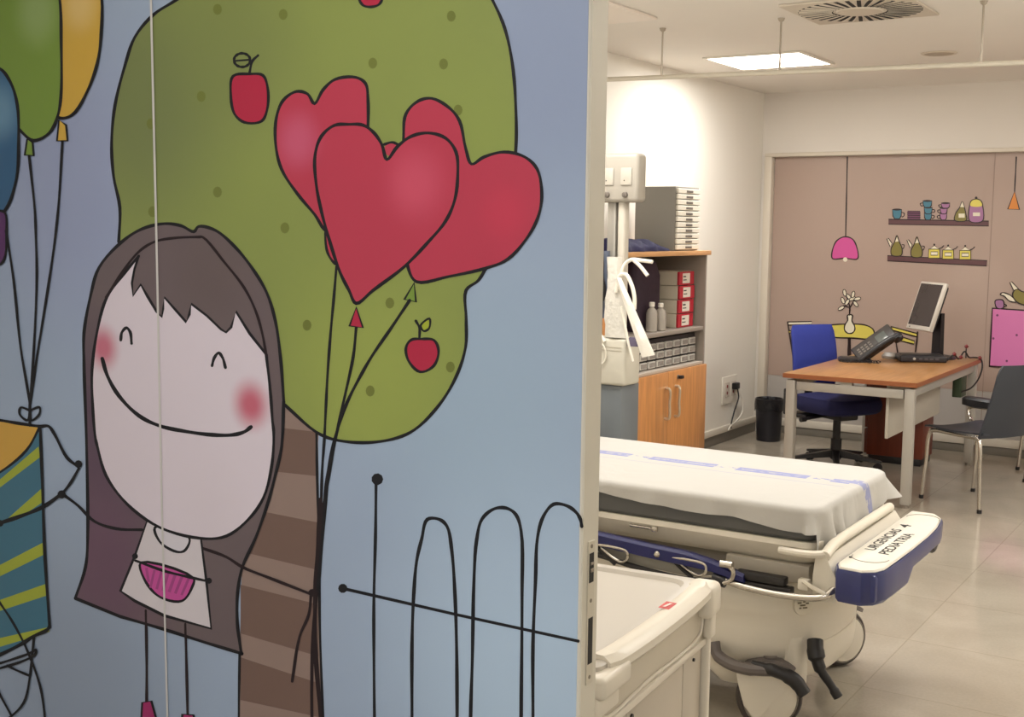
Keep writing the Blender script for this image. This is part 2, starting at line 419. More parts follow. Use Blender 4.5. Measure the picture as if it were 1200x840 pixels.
mug(250, 292, 86, 88, M_blue)
for i in range(4): D.shape(ze([(345, 296 - i * 20), (470, 298 - i * 20), (465, 280 - i * 20), (350, 278 - i * 20)]), M_pur, M_kl, .9, False)
mug(540, 302, 70, 65, M_blue); mug(542, 245, 76, 60, M_blue); mug(535, 185, 84, 62, M_blue, -1)
mug(685, 302, 66, 62, M_lil, -1); mug(688, 245, 66, 55, M_lil, -1); mug(705, 192, 80, 48, M_lil, -1)
D.shape(ze([(790, 305), (800, 240), (840, 180), (862, 130), (880, 180), (895, 240), (900, 305)]), M_olv, M_kl, 1.2, True)
D.fill(ze([(842, 180), (862, 130), (880, 182)]), M_crm, False); D.fill(ze([(828, 242), (885, 242), (885, 280), (828, 280)]), M_crm, False)
D.shape(ze([(932, 312), (932, 160), (950, 120), (992, 105), (1035, 120), (1052, 165), (1052, 312)]), M_lil, M_kl, 1.2, True)
D.fill(ze([(938, 168), (950, 125), (992, 110), (1033, 125), (1046, 170)]), M_yel, True); D.dot(ze([(992, 95)])[0], 1.6, M_kl)
D.fill(ze([(962, 232), (1028, 232), (1028, 265), (962, 265)]), M_crm, False); D.done('drawn_upper_shelf', kit)
D.shape(ze([(160, 635), (1095, 682), (1090, 732), (160, 684)]), M_shelf, M_kl, 1.1, False)
for (x, y) in ((250, 632), (438, 645)):
    D.shape(ze([(x - 65, y - 80), (x - 95, y - 155), (x - 80, y - 158), (x - 45, y - 110)]), M_crm, M_kl, 1.0, False)
    D.shape(ze([(x - 48, y), (x - 55, y - 60), (x - 25, y - 120), (x, y - 185), (x + 20, y - 130), (x + 48, y - 60), (x + 40, y)]), M_olv, M_kl, 1.2, True)
    D.fill(ze([(x - 18, y - 125), (x, y - 172), (x + 16, y - 130)]), M_crm, False)
    D.line(ze([(x + 45, y - 100), (x + 68, y - 95), (x + 60, y - 65), (x + 46, y - 60)]), 1.0, M_kl)
for (x, y) in ((600, 660), (730, 668), (890, 672)):
    D.shape(ze([(x - 55, y), (x - 52, y - 85), (x + 50, y - 85), (x + 52, y)]), M_yel, M_kl, 1.1, False)
    D.shape(ze([(x - 40, y - 85), (x, y - 122), (x + 40, y - 85)]), M_crm, M_kl, 1.1, False)
    D.line(ze([(x + 45, y - 90), (x + 70, y - 100), (x + 90, y - 120)]), 1.1, M_kl); D.dot(ze([(x, y - 128)])[0], 1.1, M_kl)
    D.fill(ze([(x - 32, y - 60), (x + 32, y - 60), (x + 32, y - 28), (x - 32, y - 28)]), M_crm, False); D.line(ze([(x - 32, y - 60), (x + 32, y - 60), (x + 32, y - 28), (x - 32, y - 28)]), .9, M_kl, False, True)
D.done('drawn_lower_shelf', kit)
zc = lambda pts: Z(900, 350, 7, pts)
D.line(zc([(668, 320), (668, 460), (668, 640)]), 4, M_kl)
D.shape(zc([(400, 225), (520, 214), (640, 208), (800, 216), (862, 250), (872, 290), (835, 325), (700, 322), (530, 315), (400, 300)]), M_yel, M_kl, 1.5)
D.shape(zc([(655, 135), (692, 135), (690, 180), (712, 225), (712, 258), (690, 282), (655, 282), (630, 256), (632, 215), (654, 178)]), M_crm, M_kl, 1.5)
D.line([(995.5, 369), (996, 360), (992, 346)], 1.6, M_kl); D.line([(995.5, 362), (1002, 350)], 1.3, M_kl); D.line([(995, 360), (988, 358)], 1.3, M_kl)
for (x, y, a) in ((990, 343, 1.4), (995, 348, .9), (999, 350, -.4), (1005, 350, -.2), (1003, 356, .9), (988, 352, 1.2), (993, 354, -1), (986, 361, -.5), (1000, 345, 1.8)):
    pts = [(x + 4 * math.cos(q) * math.cos(a) - 1.9 * math.sin(q) * math.sin(a), y + 4 * math.cos(q) * math.sin(a) + 1.9 * math.sin(q) * math.cos(a)) for q in [i * PI / 5 for i in range(10)]]
    D.fill(pts, M_crm); D.line(pts, .9, M_kl, True, True)
D.done('drawn_table_and_vase', kit)
D.shape(zc([(160, 190), (362, 186), (360, 210), (165, 216)]), M_crm, M_kl, 1.4, False)
D.line(zc([(163, 195), (185, 330), (222, 580), (240, 700)]), 1.8, M_kl); D.shape(zc([(172, 262), (300, 262), (300, 280), (176, 280)]), M_yel, M_kl, 1.2, False)
D.shape(zc([(205, 455), (330, 455), (330, 472), (208, 472)]), M_yel, M_kl, 1.2, False)
D.done('drawn_left_chair', kit)
zt = lambda pts: Z(980, 370, 10, pts)
D.shape(zt([(640, 125), (945, 205), (945, 245), (650, 165)]), M_yel, M_kl, 1.4, False)
D.shape(zt([(720, 230), (920, 295), (912, 330), (728, 285)]), M_yel, M_kl, 1.4, False)
D.line(zt([(955, 190), (945, 300), (930, 420)]), 1.8, M_kl); D.line(zt([(645, 130), (700, 300), (730, 500)]), 1.6, M_kl)
D.done('drawn_right_chair', kit)
zf = lambda pts: Z(1130, 300, 5.6, pts)
D.shape(zf([(186, 342), (400, 356), (820, 384), (820, 760), (400, 735), (166, 722), (176, 530)]), M_fri, M_kl, 2, False)
for p in zf([(218, 388), (345, 518), (192, 540), (280, 688)]): D.dot(p, 1.4, M_pur)
D.shape(zf([(205, 292), (255, 290), (258, 338), (240, 346), (214, 340)]), M_lil, M_kl, 1.4, True); D.line(zf([(258, 310), (278, 325), (262, 335)]), 1.2, M_kl)
D.shape(zf([(238, 252), (250, 240), (290, 250), (320, 270), (345, 300), (300, 296), (262, 262)]), M_crm, M_kl, 1.4)
D.shape(zf([(318, 250), (345, 215), (390, 235), (470, 215), (520, 250), (500, 305), (430, 325), (345, 300)]), M_olv, M_kl, 1.5)
D.shape(zf([(300, 172), (312, 168), (355, 212), (325, 225)]), M_crm, M_kl, 1.3, False)
D.done('drawn_fridge_and_teapot', kit)
# ================================================================== SLIDING DOOR WITH THE PRINTED DRAWING
DY0, DY1, DXR, DXL = 1.645, 1.7, -.919, -2.95
door = thing('door_1', 'sliding door printed with a cartoon girl holding red heart balloons', 'door', ((DXL + DXR) / 2, 1.67, 0), kind='structure')
M_leaf = mat('door edge laminate', (216, 210, 196), .42, var=.03, scale=3)
MB().box(DXL, DXR, DY0, DY1, .012, 2.35, .002, 1).build('leaf', M_leaf, door)
MB().box(DXR, DXR + .0015, DY0 + .003, DY1 - .003, .02, 2.34).build('edge_band', mat('edge band', (214, 208, 192), .4, var=.05, scale=6), door, smooth=False)
# lock face plate on the leading edge
b = MB(); b.box(DXR + .0015, DXR + .003, DY0 + .018, DY0 + .04, .872, 1.108, .0007, 1); b.build('lock_plate', mat('lock steel', (206, 200, 184), .3, .4), door)
lock = [o for o in door.children if o.name.startswith('lock_plate')][0]
M_blk = mat('black void', (14, 12, 12), .6, var=0)
b = MB(); b.box(DXR + .003, DXR + .0035, DY0 + .022, DY0 + .036, 1.04, 1.088); b.box(DXR + .003, DXR + .0035, DY0 + .022, DY0 + .036, .906, .982); b.build('slot', M_blk, lock, smooth=False)
b = MB()
b.box(DXR + .0031, DXR + .0055, DY0 + .024, DY0 + .034, 1.057, 1.063, .0005, 1); b.box(DXR + .0031, DXR + .0055, DY0 + .024, DY0 + .034, 1.069, 1.073, .0005, 1); b.build('latch', mat('latch steel', (150, 140, 128), .3, .8), lock)
b = MB()
for z in (1.099, 1.01, .884): b.lathe([(.0035, 0), (.003, .0008), (0, .001)], (DXR + .003, DY0 + .029, z), 12, axis=Vector((1, 0, 0)))
b.build('screw', mat('screw', (130, 122, 108), .4, .6), lock)

INK = paint('pen ink', (9, 8, 16), var=0, rough=.7)
INKR = paint('pen ink brown', (28, 10, 16), var=0, rough=.7)
SKY = paint('printed sky with painted light', (158, 174, 196), [(90, 220, 190, (150, 158, 190), .8), (90, 800, 200, (140, 152, 170), .8), (560, 480, 230, (160, 182, 200), .7), (650, 60, 260, (142, 154, 182), .8), (640, 800, 330, (180, 202, 222), .9)], .04, rough=.4, scale=2)  # light painted into the tints: dimmer top and lower left, brighter lower right
GRN = paint('printed tree green', (136, 148, 78), [(170, 120, 150, (116, 126, 78), .9), (430, 450, 170, (152, 164, 80), .8), (560, 200, 160, (142, 156, 78), .6), (280, 60, 120, (122, 132, 76), .7)], .06, scale=3)
DOT = paint('printed tree dots', (110, 118, 52), var=.1)
TR1 = paint('printed trunk dark', (116, 92, 82)); TR2 = paint('printed trunk light', (146, 124, 114))
HAIR = paint('printed hair', (106, 92, 94), [(125, 500, 120, (88, 66, 86), .9), (120, 660, 110, (104, 72, 94), .8), (250, 320, 70, (98, 84, 82), .5)], .05)
FACE = paint('printed face', (220, 208, 216), [(122, 407, 24, (196, 104, 124), .95), (295, 474, 29, (196, 92, 112), .95), (250, 590, 60, (216, 204, 210), .5)], .02)
DRS = paint('printed dress', (212, 203, 206)); WHT = paint('printed white', (214, 208, 214), var=.02)
PNK = paint('printed pink', (196, 78, 150)); PNK2 = paint('printed pink dark', (160, 66, 128)); SHOE = paint('printed shoe', (160, 40, 100))
RED = paint('printed heart red', (184, 58, 80), [(350, 165, 36, (200, 92, 122), .75), (487, 215, 50, (208, 84, 108), .7), (592, 250, 40, (200, 60, 84), .6)], .05)
APL = paint('printed apple', (176, 36, 66)); BLU = paint('printed balloon blue', (44, 92, 130), [(2, 130, 30, (110, 150, 176), .8)])
YLW = paint('printed balloon yellow', (206, 166, 66), [(95, 5, 30, (226, 196, 130), .7)]); BGR = paint('printed balloon green', (118, 146, 58), [(45, 15, 35, (150, 172, 110), .7)])
VIO = paint('printed balloon violet', (86, 40, 96)); OCH = paint('printed ochre', (206, 160, 66)); TEA = paint('printed teal', (58, 110, 132)); LIM = paint('printed lime', (160, 170, 50))

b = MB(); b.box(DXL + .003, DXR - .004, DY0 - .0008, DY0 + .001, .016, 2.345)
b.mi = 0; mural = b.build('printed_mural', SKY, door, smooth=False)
D = Draw(DY0 - .0009, .00001)
z1 = lambda p: Z(0, 0, 3, p); z2 = lambda p: Z(0, 240, 3, p); z3 = lambda p: Z(0, 480, 2.3333, p); z4 = lambda p: Z(300, 0, 2.4706, p); z5 = lambda p: Z(300, 300, 2.8, p); z6 = lambda p: Z(340, 540, 2.8, p); z7 = lambda p: Z(0, 640, 4.2, p)
BW = 3.6
# fence (drawn behind nothing)
D.dot(z6([(286, 60)])[0], 7, INK, 9); D.line(z6([(282, 75), (280, 250), (275, 440), (275, 650), (278, 1000), (278, 1400)]), 3.6, INK)
D.line(z6([(402, 1400), (400, 850), (400, 600), (405, 450), (415, 330), (432, 255), (450, 192), (490, 192), (515, 215), (530, 290), (540, 420), (546, 600), (548, 850), (548, 1400)]), 4, INK)
D.line(z6([(590, 1400), (592, 850), (598, 650), (603, 400), (612, 260), (630, 190), (670, 157), (710, 155), (740, 175), (758, 230), (761, 450), (758, 850), (757, 1400)]), 4, INK)
D.line(z6([(797, 1400), (797, 850), (797, 600), (805, 400), (812, 250), (832, 180), (865, 142), (908, 147), (938, 168), (952, 190), (957, 215)]), 4, INK)
D.dot(z6([(173, 418)])[0], 5.5, INK, 10); D.line(z6([(172, 418), (550, 505), (945, 591)]), 4, INK, False); D.done('drawn_fence', mural)
# tree trunk then crown
tr_r = z6([(88, -160), (88, 0), (95, 300), (98, 560), (108, 840), (118, 1200)]); tr_l = [(281, 1000), (280, 840), (281, 765), (284, 640), (300, 560), (325, 480)]
D.fill([(320, 470), (374, 500)] + tr_r[1:] + tr_l[:-1] , TR2, False)
for (ya, yb_, yc, yd) in ((490, 506, 558, 554), (588, 612, 668, 652), (679, 708, 769, 748), (764, 800, 840, 826), (860, 895, 940, 925)):
    # dark stripes: top left, top right, bottom right, bottom left
    D.fill([(282, ya + 6), (372.5, yb_), (373.5, yc), (282, yd - 6)], TR1, False)
D.line([(281, 1000), (280, 840), (281, 765)], 3, INK); D.line([(371, 505)] + tr_r[1:], 3, INK)
crown = z1([(620, 0), (540, 52), (475, 130), (440, 230), (405, 370), (393, 500), (400, 620), (422, 730), (418, 850)]) + [(150, 380), (260, 470), (318, 452)] + z5([(95, 488), (195, 575), (250, 600), (350, 612), (450, 600), (520, 570), (600, 490), (655, 400), (688, 300), (690, 205), (690, 112), (730, 80), (755, 40)]) + z4([(665, 780), (730, 600), (752, 440), (752, 300), (742, 180), (720, 80), (685, 0), (640, -80), (500, -190), (200, -210), (-60, -120)])
D.fill(crown, GRN, True, 4)
for (x, y) in ((255, 11), (332, 17), (236, 113), (177, 145), (255, 225), (179, 248), (334, 267), (437, 74), (529, 19), (537, 129), (457, 355), (360, 381), (434, 458), (528, 430), (400, 300), (520, 75)): D.dot((x, y), 5.2, DOT, 12, ry=6.5)
D.line(z4([(-60, -120)]) + z1([(620, 0), (540, 52), (475, 130), (440, 230), (405, 370), (393, 500), (400, 620), (422, 730), (418, 850)]), BW, INK)
D.line(z5([(95, 488), (195, 575), (250, 600), (350, 612), (450, 600), (520, 570), (600, 490), (655, 400), (688, 300), (690, 205), (690, 112), (730, 80), (755, 40)]) + z4([(665, 780)]), BW, INK)
D.line(z4([(665, 780), (720, 640), (752, 440), (752, 300), (742, 180), (720, 80), (685, 0), (640, -80), (500, -190), (200, -210), (-60, -120)]), BW, INK)
D.done('drawn_apple_tree', mural)
# apples
D.shape(z1([(820, 268), (812, 330), (825, 400), (860, 430), (920, 426), (940, 385), (942, 310), (925, 265), (880, 260)]), APL, INK, 3.2)
D.line(z1([(878, 256), (888, 215), (908, 195)]), 3, INK); D.line([(284 + 9.5 * math.cos(a), 70.5 + 8 * math.sin(a)) for a in [i * PI / 7 for i in range(14)]], 3, INK, True, True); D.line(z1([(828, 214), (880, 210)]), 2, INK); D.done('drawn_apple', mural)
D.shape(z5([(545, 272), (510, 275), (493, 300), (502, 345), (540, 380), (584, 360), (600, 312), (585, 276)]), APL, INK, 3.2)
D.line(z5([(537, 270), (537, 235), (525, 212)]), 3, INK); D.shape(z5([(541, 228), (570, 205), (569, 236), (552, 246)]), LIM, INK, 2.6); D.done('drawn_apple', mural)
D.shape(z4([(298, -10), (310, 15), (335, 20), (358, 12), (366, -8), (340, -60), (310, -50)]), APL, INK, 3); D.done('drawn_apple', mural)
# heart balloons
D.shape(z4([(170, 300), (150, 272), (118, 265), (80, 290), (60, 340), (58, 420), (75, 490), (120, 560), (170, 620), (207, 668), (260, 600), (318, 480), (324, 390), (325, 290), (318, 242), (290, 224), (230, 230), (195, 260)]), RED, INK, BW)
D.shape(z4([(205, 660), (205, 720), (218, 750), (235, 765), (240, 700)]), RED, INK, 3)
D.line(z5([(265, 35), (255, 150), (245, 260), (235, 400), (230, 500), (225, 600), (218, 700), (215, 800)]), 3.2, INK); D.done('drawn_heart_balloon', mural)
D.dot(z4([(395, 432)])[0], 9, RED); D.line(z4([(372, 418), (395, 412), (412, 418)]), 3, INK)
D.shape(z4([(625, 475), (608, 430), (590, 350), (560, 312), (510, 285), (470, 293), (435, 330), (428, 400), (430, 600), (440, 770), (465, 815), (560, 800), (670, 775), (730, 750), (790, 682), (820, 620), (828, 560), (815, 490), (780, 455), (720, 440), (660, 455)]), RED, INK, BW)
D.shape(z5([(520, 88), (488, 142), (526, 150)]), BGR, INK, 2.8, False)
D.line(z5([(505, 145), (445, 235), (380, 330), (340, 400), (300, 480), (262, 590), (240, 690), (230, 760), (222, 840)]), 3.6, INK); D.done('drawn_heart_balloon', mural)
D.shape(z4([(380, 462), (365, 418), (340, 382), (310, 362), (270, 360), (228, 363), (190, 395), (172, 450), (175, 530), (190, 610), (215, 700), (245, 790), (270, 840), (291, 878), (340, 840), (430, 772), (500, 700), (550, 640), (576, 580), (585, 510), (580, 440), (550, 400), (500, 385), (450, 395), (410, 425)]), RED, INK, BW + .2)
D.shape(z5([(330, 168), (308, 229), (352, 235)]), APL, INK, 2.8, False)
D.line(z5([(330, 235), (320, 330), (290, 470), (262, 600), (240, 720), (222, 820)]), 3.4, INK); D.done('drawn_heart_balloon', mural)
# string bundle down the trunk
D.line([(376, 585), (373, 640), (370, 692), (370, 760), (376, 840), (382, 960)], 5, INKR); D.line([(380, 590), (375, 660), (371, 700), (366, 780), (368, 960)], 4.2, INKR); D.line([(384, 560), (379, 620), (373, 690)], 4, INK)
D.line(z3([(852, 500), (845, 560), (820, 620), (800, 742)]), 3.4, INKR); D.done('drawn_balloon_strings', mural)
# the girl
hair = z3([(207, 515), (235, 430), (241, 350), (238, 100)]) + z2([(297, 560), (297, 450), (320, 320), (350, 220), (430, 130), (500, 85), (580, 66), (640, 74), (683, 94), (700, 76), (760, 90), (830, 150), (890, 225), (940, 310), (970, 410), (988, 540), (999, 690)]) + z3([(771, 100), (756, 170), (735, 250), (700, 350), (664, 430), (651, 500), (650, 580), (660, 660), (663, 667), (655, 664), (560, 635), (450, 600), (330, 565)])
D.line(z3([(400, 545), (402, 680), (402, 800)]), 3.2, INKR); D.line(z3([(508, 585), (511, 700), (514, 832)]), 3.2, INKR)
D.shape(z3([(390, 800), (415, 796), (445, 905), (385, 900)]), SHOE, INK, 2.6, False); D.shape(z3([(500, 832), (530, 834), (560, 940), (490, 930)]), SHOE, INK, 2.6, False)
D.fill(hair, HAIR, False)
for seg in (hair[:21], hair[20:29], hair[28:]): D.line(seg, BW, INK if seg is not hair else INK, True)
D.line([hair[-1], hair[0]], BW, INK)
D.line(z3([(400, 548), (401, 600)]), 2.6, INKR); D.line(z3([(508, 585), (509, 625)]), 2.6, INKR)
D.line(z3([(390, 328), (320, 325), (260, 305), (215, 262), (175, 232)]), 3.4, INK); D.line(z3([(555, 378), (620, 402), (665, 430), (740, 460), (850, 503)]), 3.4, INKR); D.dot(z3([(855, 500)])[0], 4.6, INKR, 9)
D.shape(z3([(405, 300), (370, 400), (331, 495), (370, 522), (450, 562), (579, 598), (566, 470), (550, 345)]), DRS, INK, 3.2, False)
D.shape(z3([(425, 322), (440, 362), (485, 388), (506, 385), (520, 352), (470, 320)]), WHT, INK, 3)
D.shape(z3([(386, 418), (400, 470), (440, 512), (500, 522), (528, 482), (531, 460)]), PNK, INK, 3)
for i in range(7): D.line(z3([(402 + i * 19, 428 + i * 5 + 4), (394 + i * 19 + 14, 470 + i * 5)] if i < 1 else [(405 + i * 19, 434 + i * 4), (396 + i * 17, 482 + i * 4)]), 3.2, PNK2, False, caps=False)
D.line(z3([(372, 412), (450, 440), (510, 455), (568, 468)]), 3.2, INK); D.dot(z3([(371, 400)])[0], 3.6, INK, 9); D.dot(z3([(573, 467)])[0], 3.6, INK, 9)
face = z2([(490, 180), (440, 240), (378, 325), (345, 440), (326, 580), (329, 720), (338, 820)]) + z3([(268, 100), (292, 180), (350, 258), (440, 322), (550, 351), (620, 345), (680, 300), (722, 240), (745, 150), (750, 60)]) + z2([(960, 760), (952, 650), (938, 525)])
fr = z2([(938, 525), (880, 452), (832, 375), (815, 430), (797, 448), (780, 438), (730, 390), (675, 348), (668, 385), (657, 412), (620, 370), (580, 325), (576, 365), (571, 394), (553, 375), (520, 320), (497, 280), (470, 320), (466, 275), (475, 225), (490, 180)])
D.fill(crom3([Vector(p) for p in face], 4) + [Vector(p) for p in fr[1:-1]], FACE, False)
D.line(face, 3.4, INK); D.line(fr, 3.0, INK, False)
D.line(z2([(375, 325), (430, 240), (490, 165), (545, 130), (610, 117), (700, 113), (716, 114), (790, 200), (860, 290), (900, 370), (925, 455), (938, 528)]), 3, INKR)
D.line(z2([(427, 475), (431, 448), (447, 432), (460, 447), (465, 487)]), 3.4, INK); D.line(z2([(748, 565), (756, 537), (771, 520), (785, 537), (795, 572)]), 3.4, INK)
D.line(z2([(362, 540), (380, 600), (420, 670), (490, 740), (560, 775), (650, 795), (750, 808), (820, 808), (862, 797), (885, 780)]), 4.4, INK)
D.done('drawn_girl', mural)
# balloons at the left edge
D.shape(z1([(355, -40), (358, 120), (345, 220), (310, 320), (255, 405), (205, 412), (150, 300), (120, 0), (150, -150), (300, -160)]), YLW, INK, BW)
D.shape(z1([(210, 422), (203, 495), (240, 495), (235, 440)]), YLW, INK, 2.4, False); D.line(z1([(222, 497), (210, 700), (196, 840)]) + z2([(170, 300), (130, 550), (109, 700)]), 3, INK); D.done('drawn_balloon', mural)
D.shape(z1([(212, -10), (218, 150), (217, 340), (205, 410), (175, 468), (120, 494), (70, 455), (0, 380), (-80, 200), (-100, -100), (60, -220), (180, -150)]), BGR, INK, BW)
D.shape(z1([(98, 490), (90, 545), (121, 547), (117, 500)]), BGR, INK, 2.4, False); D.line(z1([(105, 548), (125, 740), (129, 840)]) + z2([(132, 250), (122, 500), (108, 705)]), 3, INK); D.done('drawn_balloon', mural)
D.shape(z1([(0, 240), (40, 290), (64, 370), (68, 500), (60, 630), (20, 740), (-40, 780), (-180, 700), (-200, 400), (-100, 230)]), BLU, INK, BW); D.done('drawn_balloon', mural)
D.shape(z2([(-60, 20), (0, 20), (20, 28), (26, 100), (18, 190), (0, 210), (-60, 180)]), VIO, INK, 3); D.line(z2([(24, 90), (50, 260), (75, 500), (105, 680), (108, 710)]), 3, INK); D.done('drawn_balloon', mural)
# gift box
D.fill(z3([(-120, 10), (0, 28), (60, 38), (112, 45), (75, 110), (0, 172), (-120, 230)]), OCH, False)
D.fill(z3([(112, 45), (118, 200), (125, 400), (138, 592), (95, 620), (60, 640), (0, 668), (-120, 720), (-120, 230), (0, 172), (75, 110)]), TEA, False)
for q in (((0, 192), (108, 100), (111, 130), (0, 214)), ((18, 302), (116, 215), (119, 252), (45, 302)), ((-120, 470), (0, 425), (121, 362), (122, 396), (0, 456), (-120, 505)), ((-120, 560), (0, 520), (126, 476), (128, 508), (0, 550), (-120, 590)), ((-120, 650), (0, 624), (133, 594), (137, 606), (95, 620), (0, 648), (-120, 680))):
    D.fill(z3(q), LIM, False)
D.line(z3([(-120, 10), (0, 28), (60, 38), (112, 45), (135, 45), (152, 68), (185, 130), (215, 155)]), BW, INK); D.line(z3([(112, 45), (75, 110), (0, 172), (-120, 230)]), 3, INK)
D.line(z3([(112, 45), (118, 200), (125, 400), (138, 592)]), BW, INK); D.line(z3([(138, 592), (130, 602), (95, 618), (60, 640), (0, 670), (-120, 720)]), 4.2, INK)
D.line(z3([(0, 310), (60, 290), (120, 265), (170, 230)]), 4.6, INK); D.dot(z3([(3, 310)])[0], 4, INK, 9); D.line(z3([(170, 232), (195, 200), (218, 160)]), 3.4, INK); D.dot(z3([(217, 148)])[0], 4.6, INK, 9); D.dot(z3([(171, 231)])[0], 5, INK, 9)
D.line(z2([(108, 722), (76, 712), (72, 735), (100, 757), (108, 722)]), 2.8, INK); D.line(z2([(109, 722), (142, 711), (141, 736), (113, 757), (109, 722)]), 2.8, INK); D.line(z2([(108, 700), (108, 775)]), 3, INK)
D.line(z7([(-60, 170), (0, 270), (60, 360), (120, 470), (170, 590), (205, 700), (225, 840), (240, 1000)]), 2.8, INK); D.line(z7([(172, 440), (160, 560), (150, 650), (120, 770), (40, 850), (-40, 900)]), 2.8, INK)
D.line(z7([(-30, 582), (0, 575), (80, 550), (150, 525), (182, 508), (178, 530), (120, 562), (0, 600)]), 3, INK); D.line(z7([(40, 585), (90, 610), (152, 636)]), 2.8, INK); D.line(z7([(-30, 660), (0, 720), (60, 830)]), 2.8, INK)
D.done('drawn_gift_box', mural)
# joint between the two printed sheets
D.line([(173, -185), (178, 0), (185, 300), (190, 560), (197, 830), (206, 1190)], 2.3, paint('sheet joint', (206, 202, 196), var=.03), False, caps=False)
D.done('sheet_joint', mural)
# ================================================================== STRETCHER
M_plast = mat('ivory plastic', (222, 214, 198), .38, var=.02, scale=3)
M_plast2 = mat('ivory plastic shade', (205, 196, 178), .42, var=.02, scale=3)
M_matt = mat('grey mattress vinyl', (92, 92, 90), .5, var=.04, scale=5)
M_navy = mat('navy plastic', (32, 36, 92), .35, var=.06)
M_navyt = mat('navy bumper plastic', (42, 50, 106), .33, var=.06, coat=.3)
M_chrome = mat('chrome', (205, 200, 192), .18, 1, var=.01)
M_steel = mat('brushed steel', (160, 154, 146), .35, .8)
M_black = mat('black plastic', (26, 24, 26), .4, var=.1)
M_rubber = mat('black rubber', (34, 31, 30), .6, var=.1)
M_tyre = mat('dark grey tyre', (66, 58, 54), .55, var=.06)
X1, X0 = -1.2, -3.15; YA, YB2 = 3.62, 4.38
st = thing('hospital_stretcher', 'wheeled hospital stretcher with grey mattress, lowered blue side rail and ivory base', 'stretcher', (-2.15, 4.0, 0))
def rr(x0, x1, y0, y1, r, z, n=5):
    pts = []
    for (cx, cy, a0) in ((x1 - r, y1 - r, 0), (x0 + r, y1 - r, PI / 2), (x0 + r, y0 + r, PI), (x1 - r, y0 + r, 1.5 * PI)):
        for k in range(n + 1):
            a = a0 + PI / 2 * k / n; pts.append((cx + r * math.cos(a), cy + r * math.sin(a), z))
    return pts
b = MB(); b.loft([rr(X0 + .01, X1 - .01, YA + .01, YB2 - .01, .05, .640), rr(X0, X1, YA, YB2, .06, .652), rr(X0, X1, YA, YB2, .06, .728), rr(X0 + .012, X1 - .012, YA + .012, YB2 - .012, .06, .741)])
b.build('mattress', M_matt, st)
b = MB(); b.loft([rr(X0 + .03, X1 - .03, YA + .05, YB2 - .05, .05, .555), rr(X0 + .0, X1 + .0, YA + .02, YB2 - .02, .05, .575), rr(X0, X1 + .01, YA - .005, YB2 + .005, .05, .622), rr(X0, X1 + .01, YA, YB2, .05, .639)])
b.build('platform', M_plast, st)
b = MB(); b.box(X0 + .25, X1 - .12, YA + .12, YB2 - .12, .47, .556, .01); b.box(X1 - .3, X1 - .02, YA + .02, YB2 - .02, .5, .56, .008)
b.build('under_frame', mat('frame enamel', (170, 162, 148), .4), st)
# side rail, lowered
yr = YA - .055
def railz(x):   # top edge of the blue band
    pts = [(-2.9, .60), (-1.95, .586), (-1.72, .572), (-1.60, .568), (-1.50, .552), (-1.43, .532), (-1.38, .522)]
    for (xa, za), (xb, zb) in zip(pts, pts[1:]):
        if x <= xb: return za + (zb - za) * (x - xa) / (xb - xa)
    return pts[-1][1]
rings = []
for i in range(40):
    x = -2.9 + (1.50) * i / 39; z = railz(x); h = .05 if x < -1.6 else .05 - (x + 1.6) * .10
    rings.append([(x, yr - .016, z - h + .006), (x, yr - .018, z - .008), (x, yr - .008, z), (x, yr + .010, z), (x, yr + .016, z - .008), (x, yr + .014, z - h + .004), (x, yr, z - h)])
b = MB(); b.loft(rings); rail = b.build('side_rail', M_navy, st)
# lower tube of the rail
b = MB(); b.tube([(-2.9, yr, .485), (-1.98, yr, .508), (-1.78, yr, .485), (-1.6, yr - .004, .476), (-1.49, yr - .005, .490)], .009, 10); b.build('lower_tube', M_rubber, rail)
b = MB(); b.tube([(-1.47, yr - .006, .497), (-1.40, yr - .010, .487), (-1.30, yr - .010, .482), (-1.20, yr - .01, .487), (-1.145, yr + .0, .498), (-1.12, yr + .03, .522)], .0115, 12); b.build('end_tube', M_chrome, rail)
b = MB(); b.cyl((-1.505, yr - .006, .497), (-1.462, yr - .006, .490), .019, 18); b.build('grip', M_black, rail)
# linkage plates and pivots
for xo in (-2.62, -2.3, -1.98, -1.70):
    b = MB(); b.tube([(xo - .10, yr + .006, .535), (xo - .03, yr + .004, .545), (xo + .03, yr + .004, .538), (xo + .085, yr, .505), (xo + .12, yr, .482)], .0065, 8); b.build('linkage', M_rubber, rail)
    b = MB(); b.tube([(xo + .055, yr - .012, .543), (xo + .11, yr - .014, .545), (xo + .17, yr - .014, .537), (xo + .172, yr - .012, .515), (xo + .15, yr - .008, .498), (xo + .115, yr - .006, .505), (xo + .07, yr - .01, .535)], .0055, 8, closed=False); b.build('loop', M_chrome, rail)
    b = MB(); b.lathe([(.011, 0), (.011, .006), (.007, .011), (0, .012)], (xo, yr - .012, .545), 16, axis=Vector((0, -1, 0))); b.build('pivot', M_chrome, rail)
b = MB(); b.prism([(-2.88, yr + .02, .50), (-2.88, yr + .02, .54), (-1.56, yr + .02, .535), (-1.5, yr + .02, .50), (-1.6, yr + .02, .48), (-1.9, yr + .02, .49)], (0, .006, 0)); b.build('inner_panel', mat('rail panel', (150, 146, 136), .45), rail)
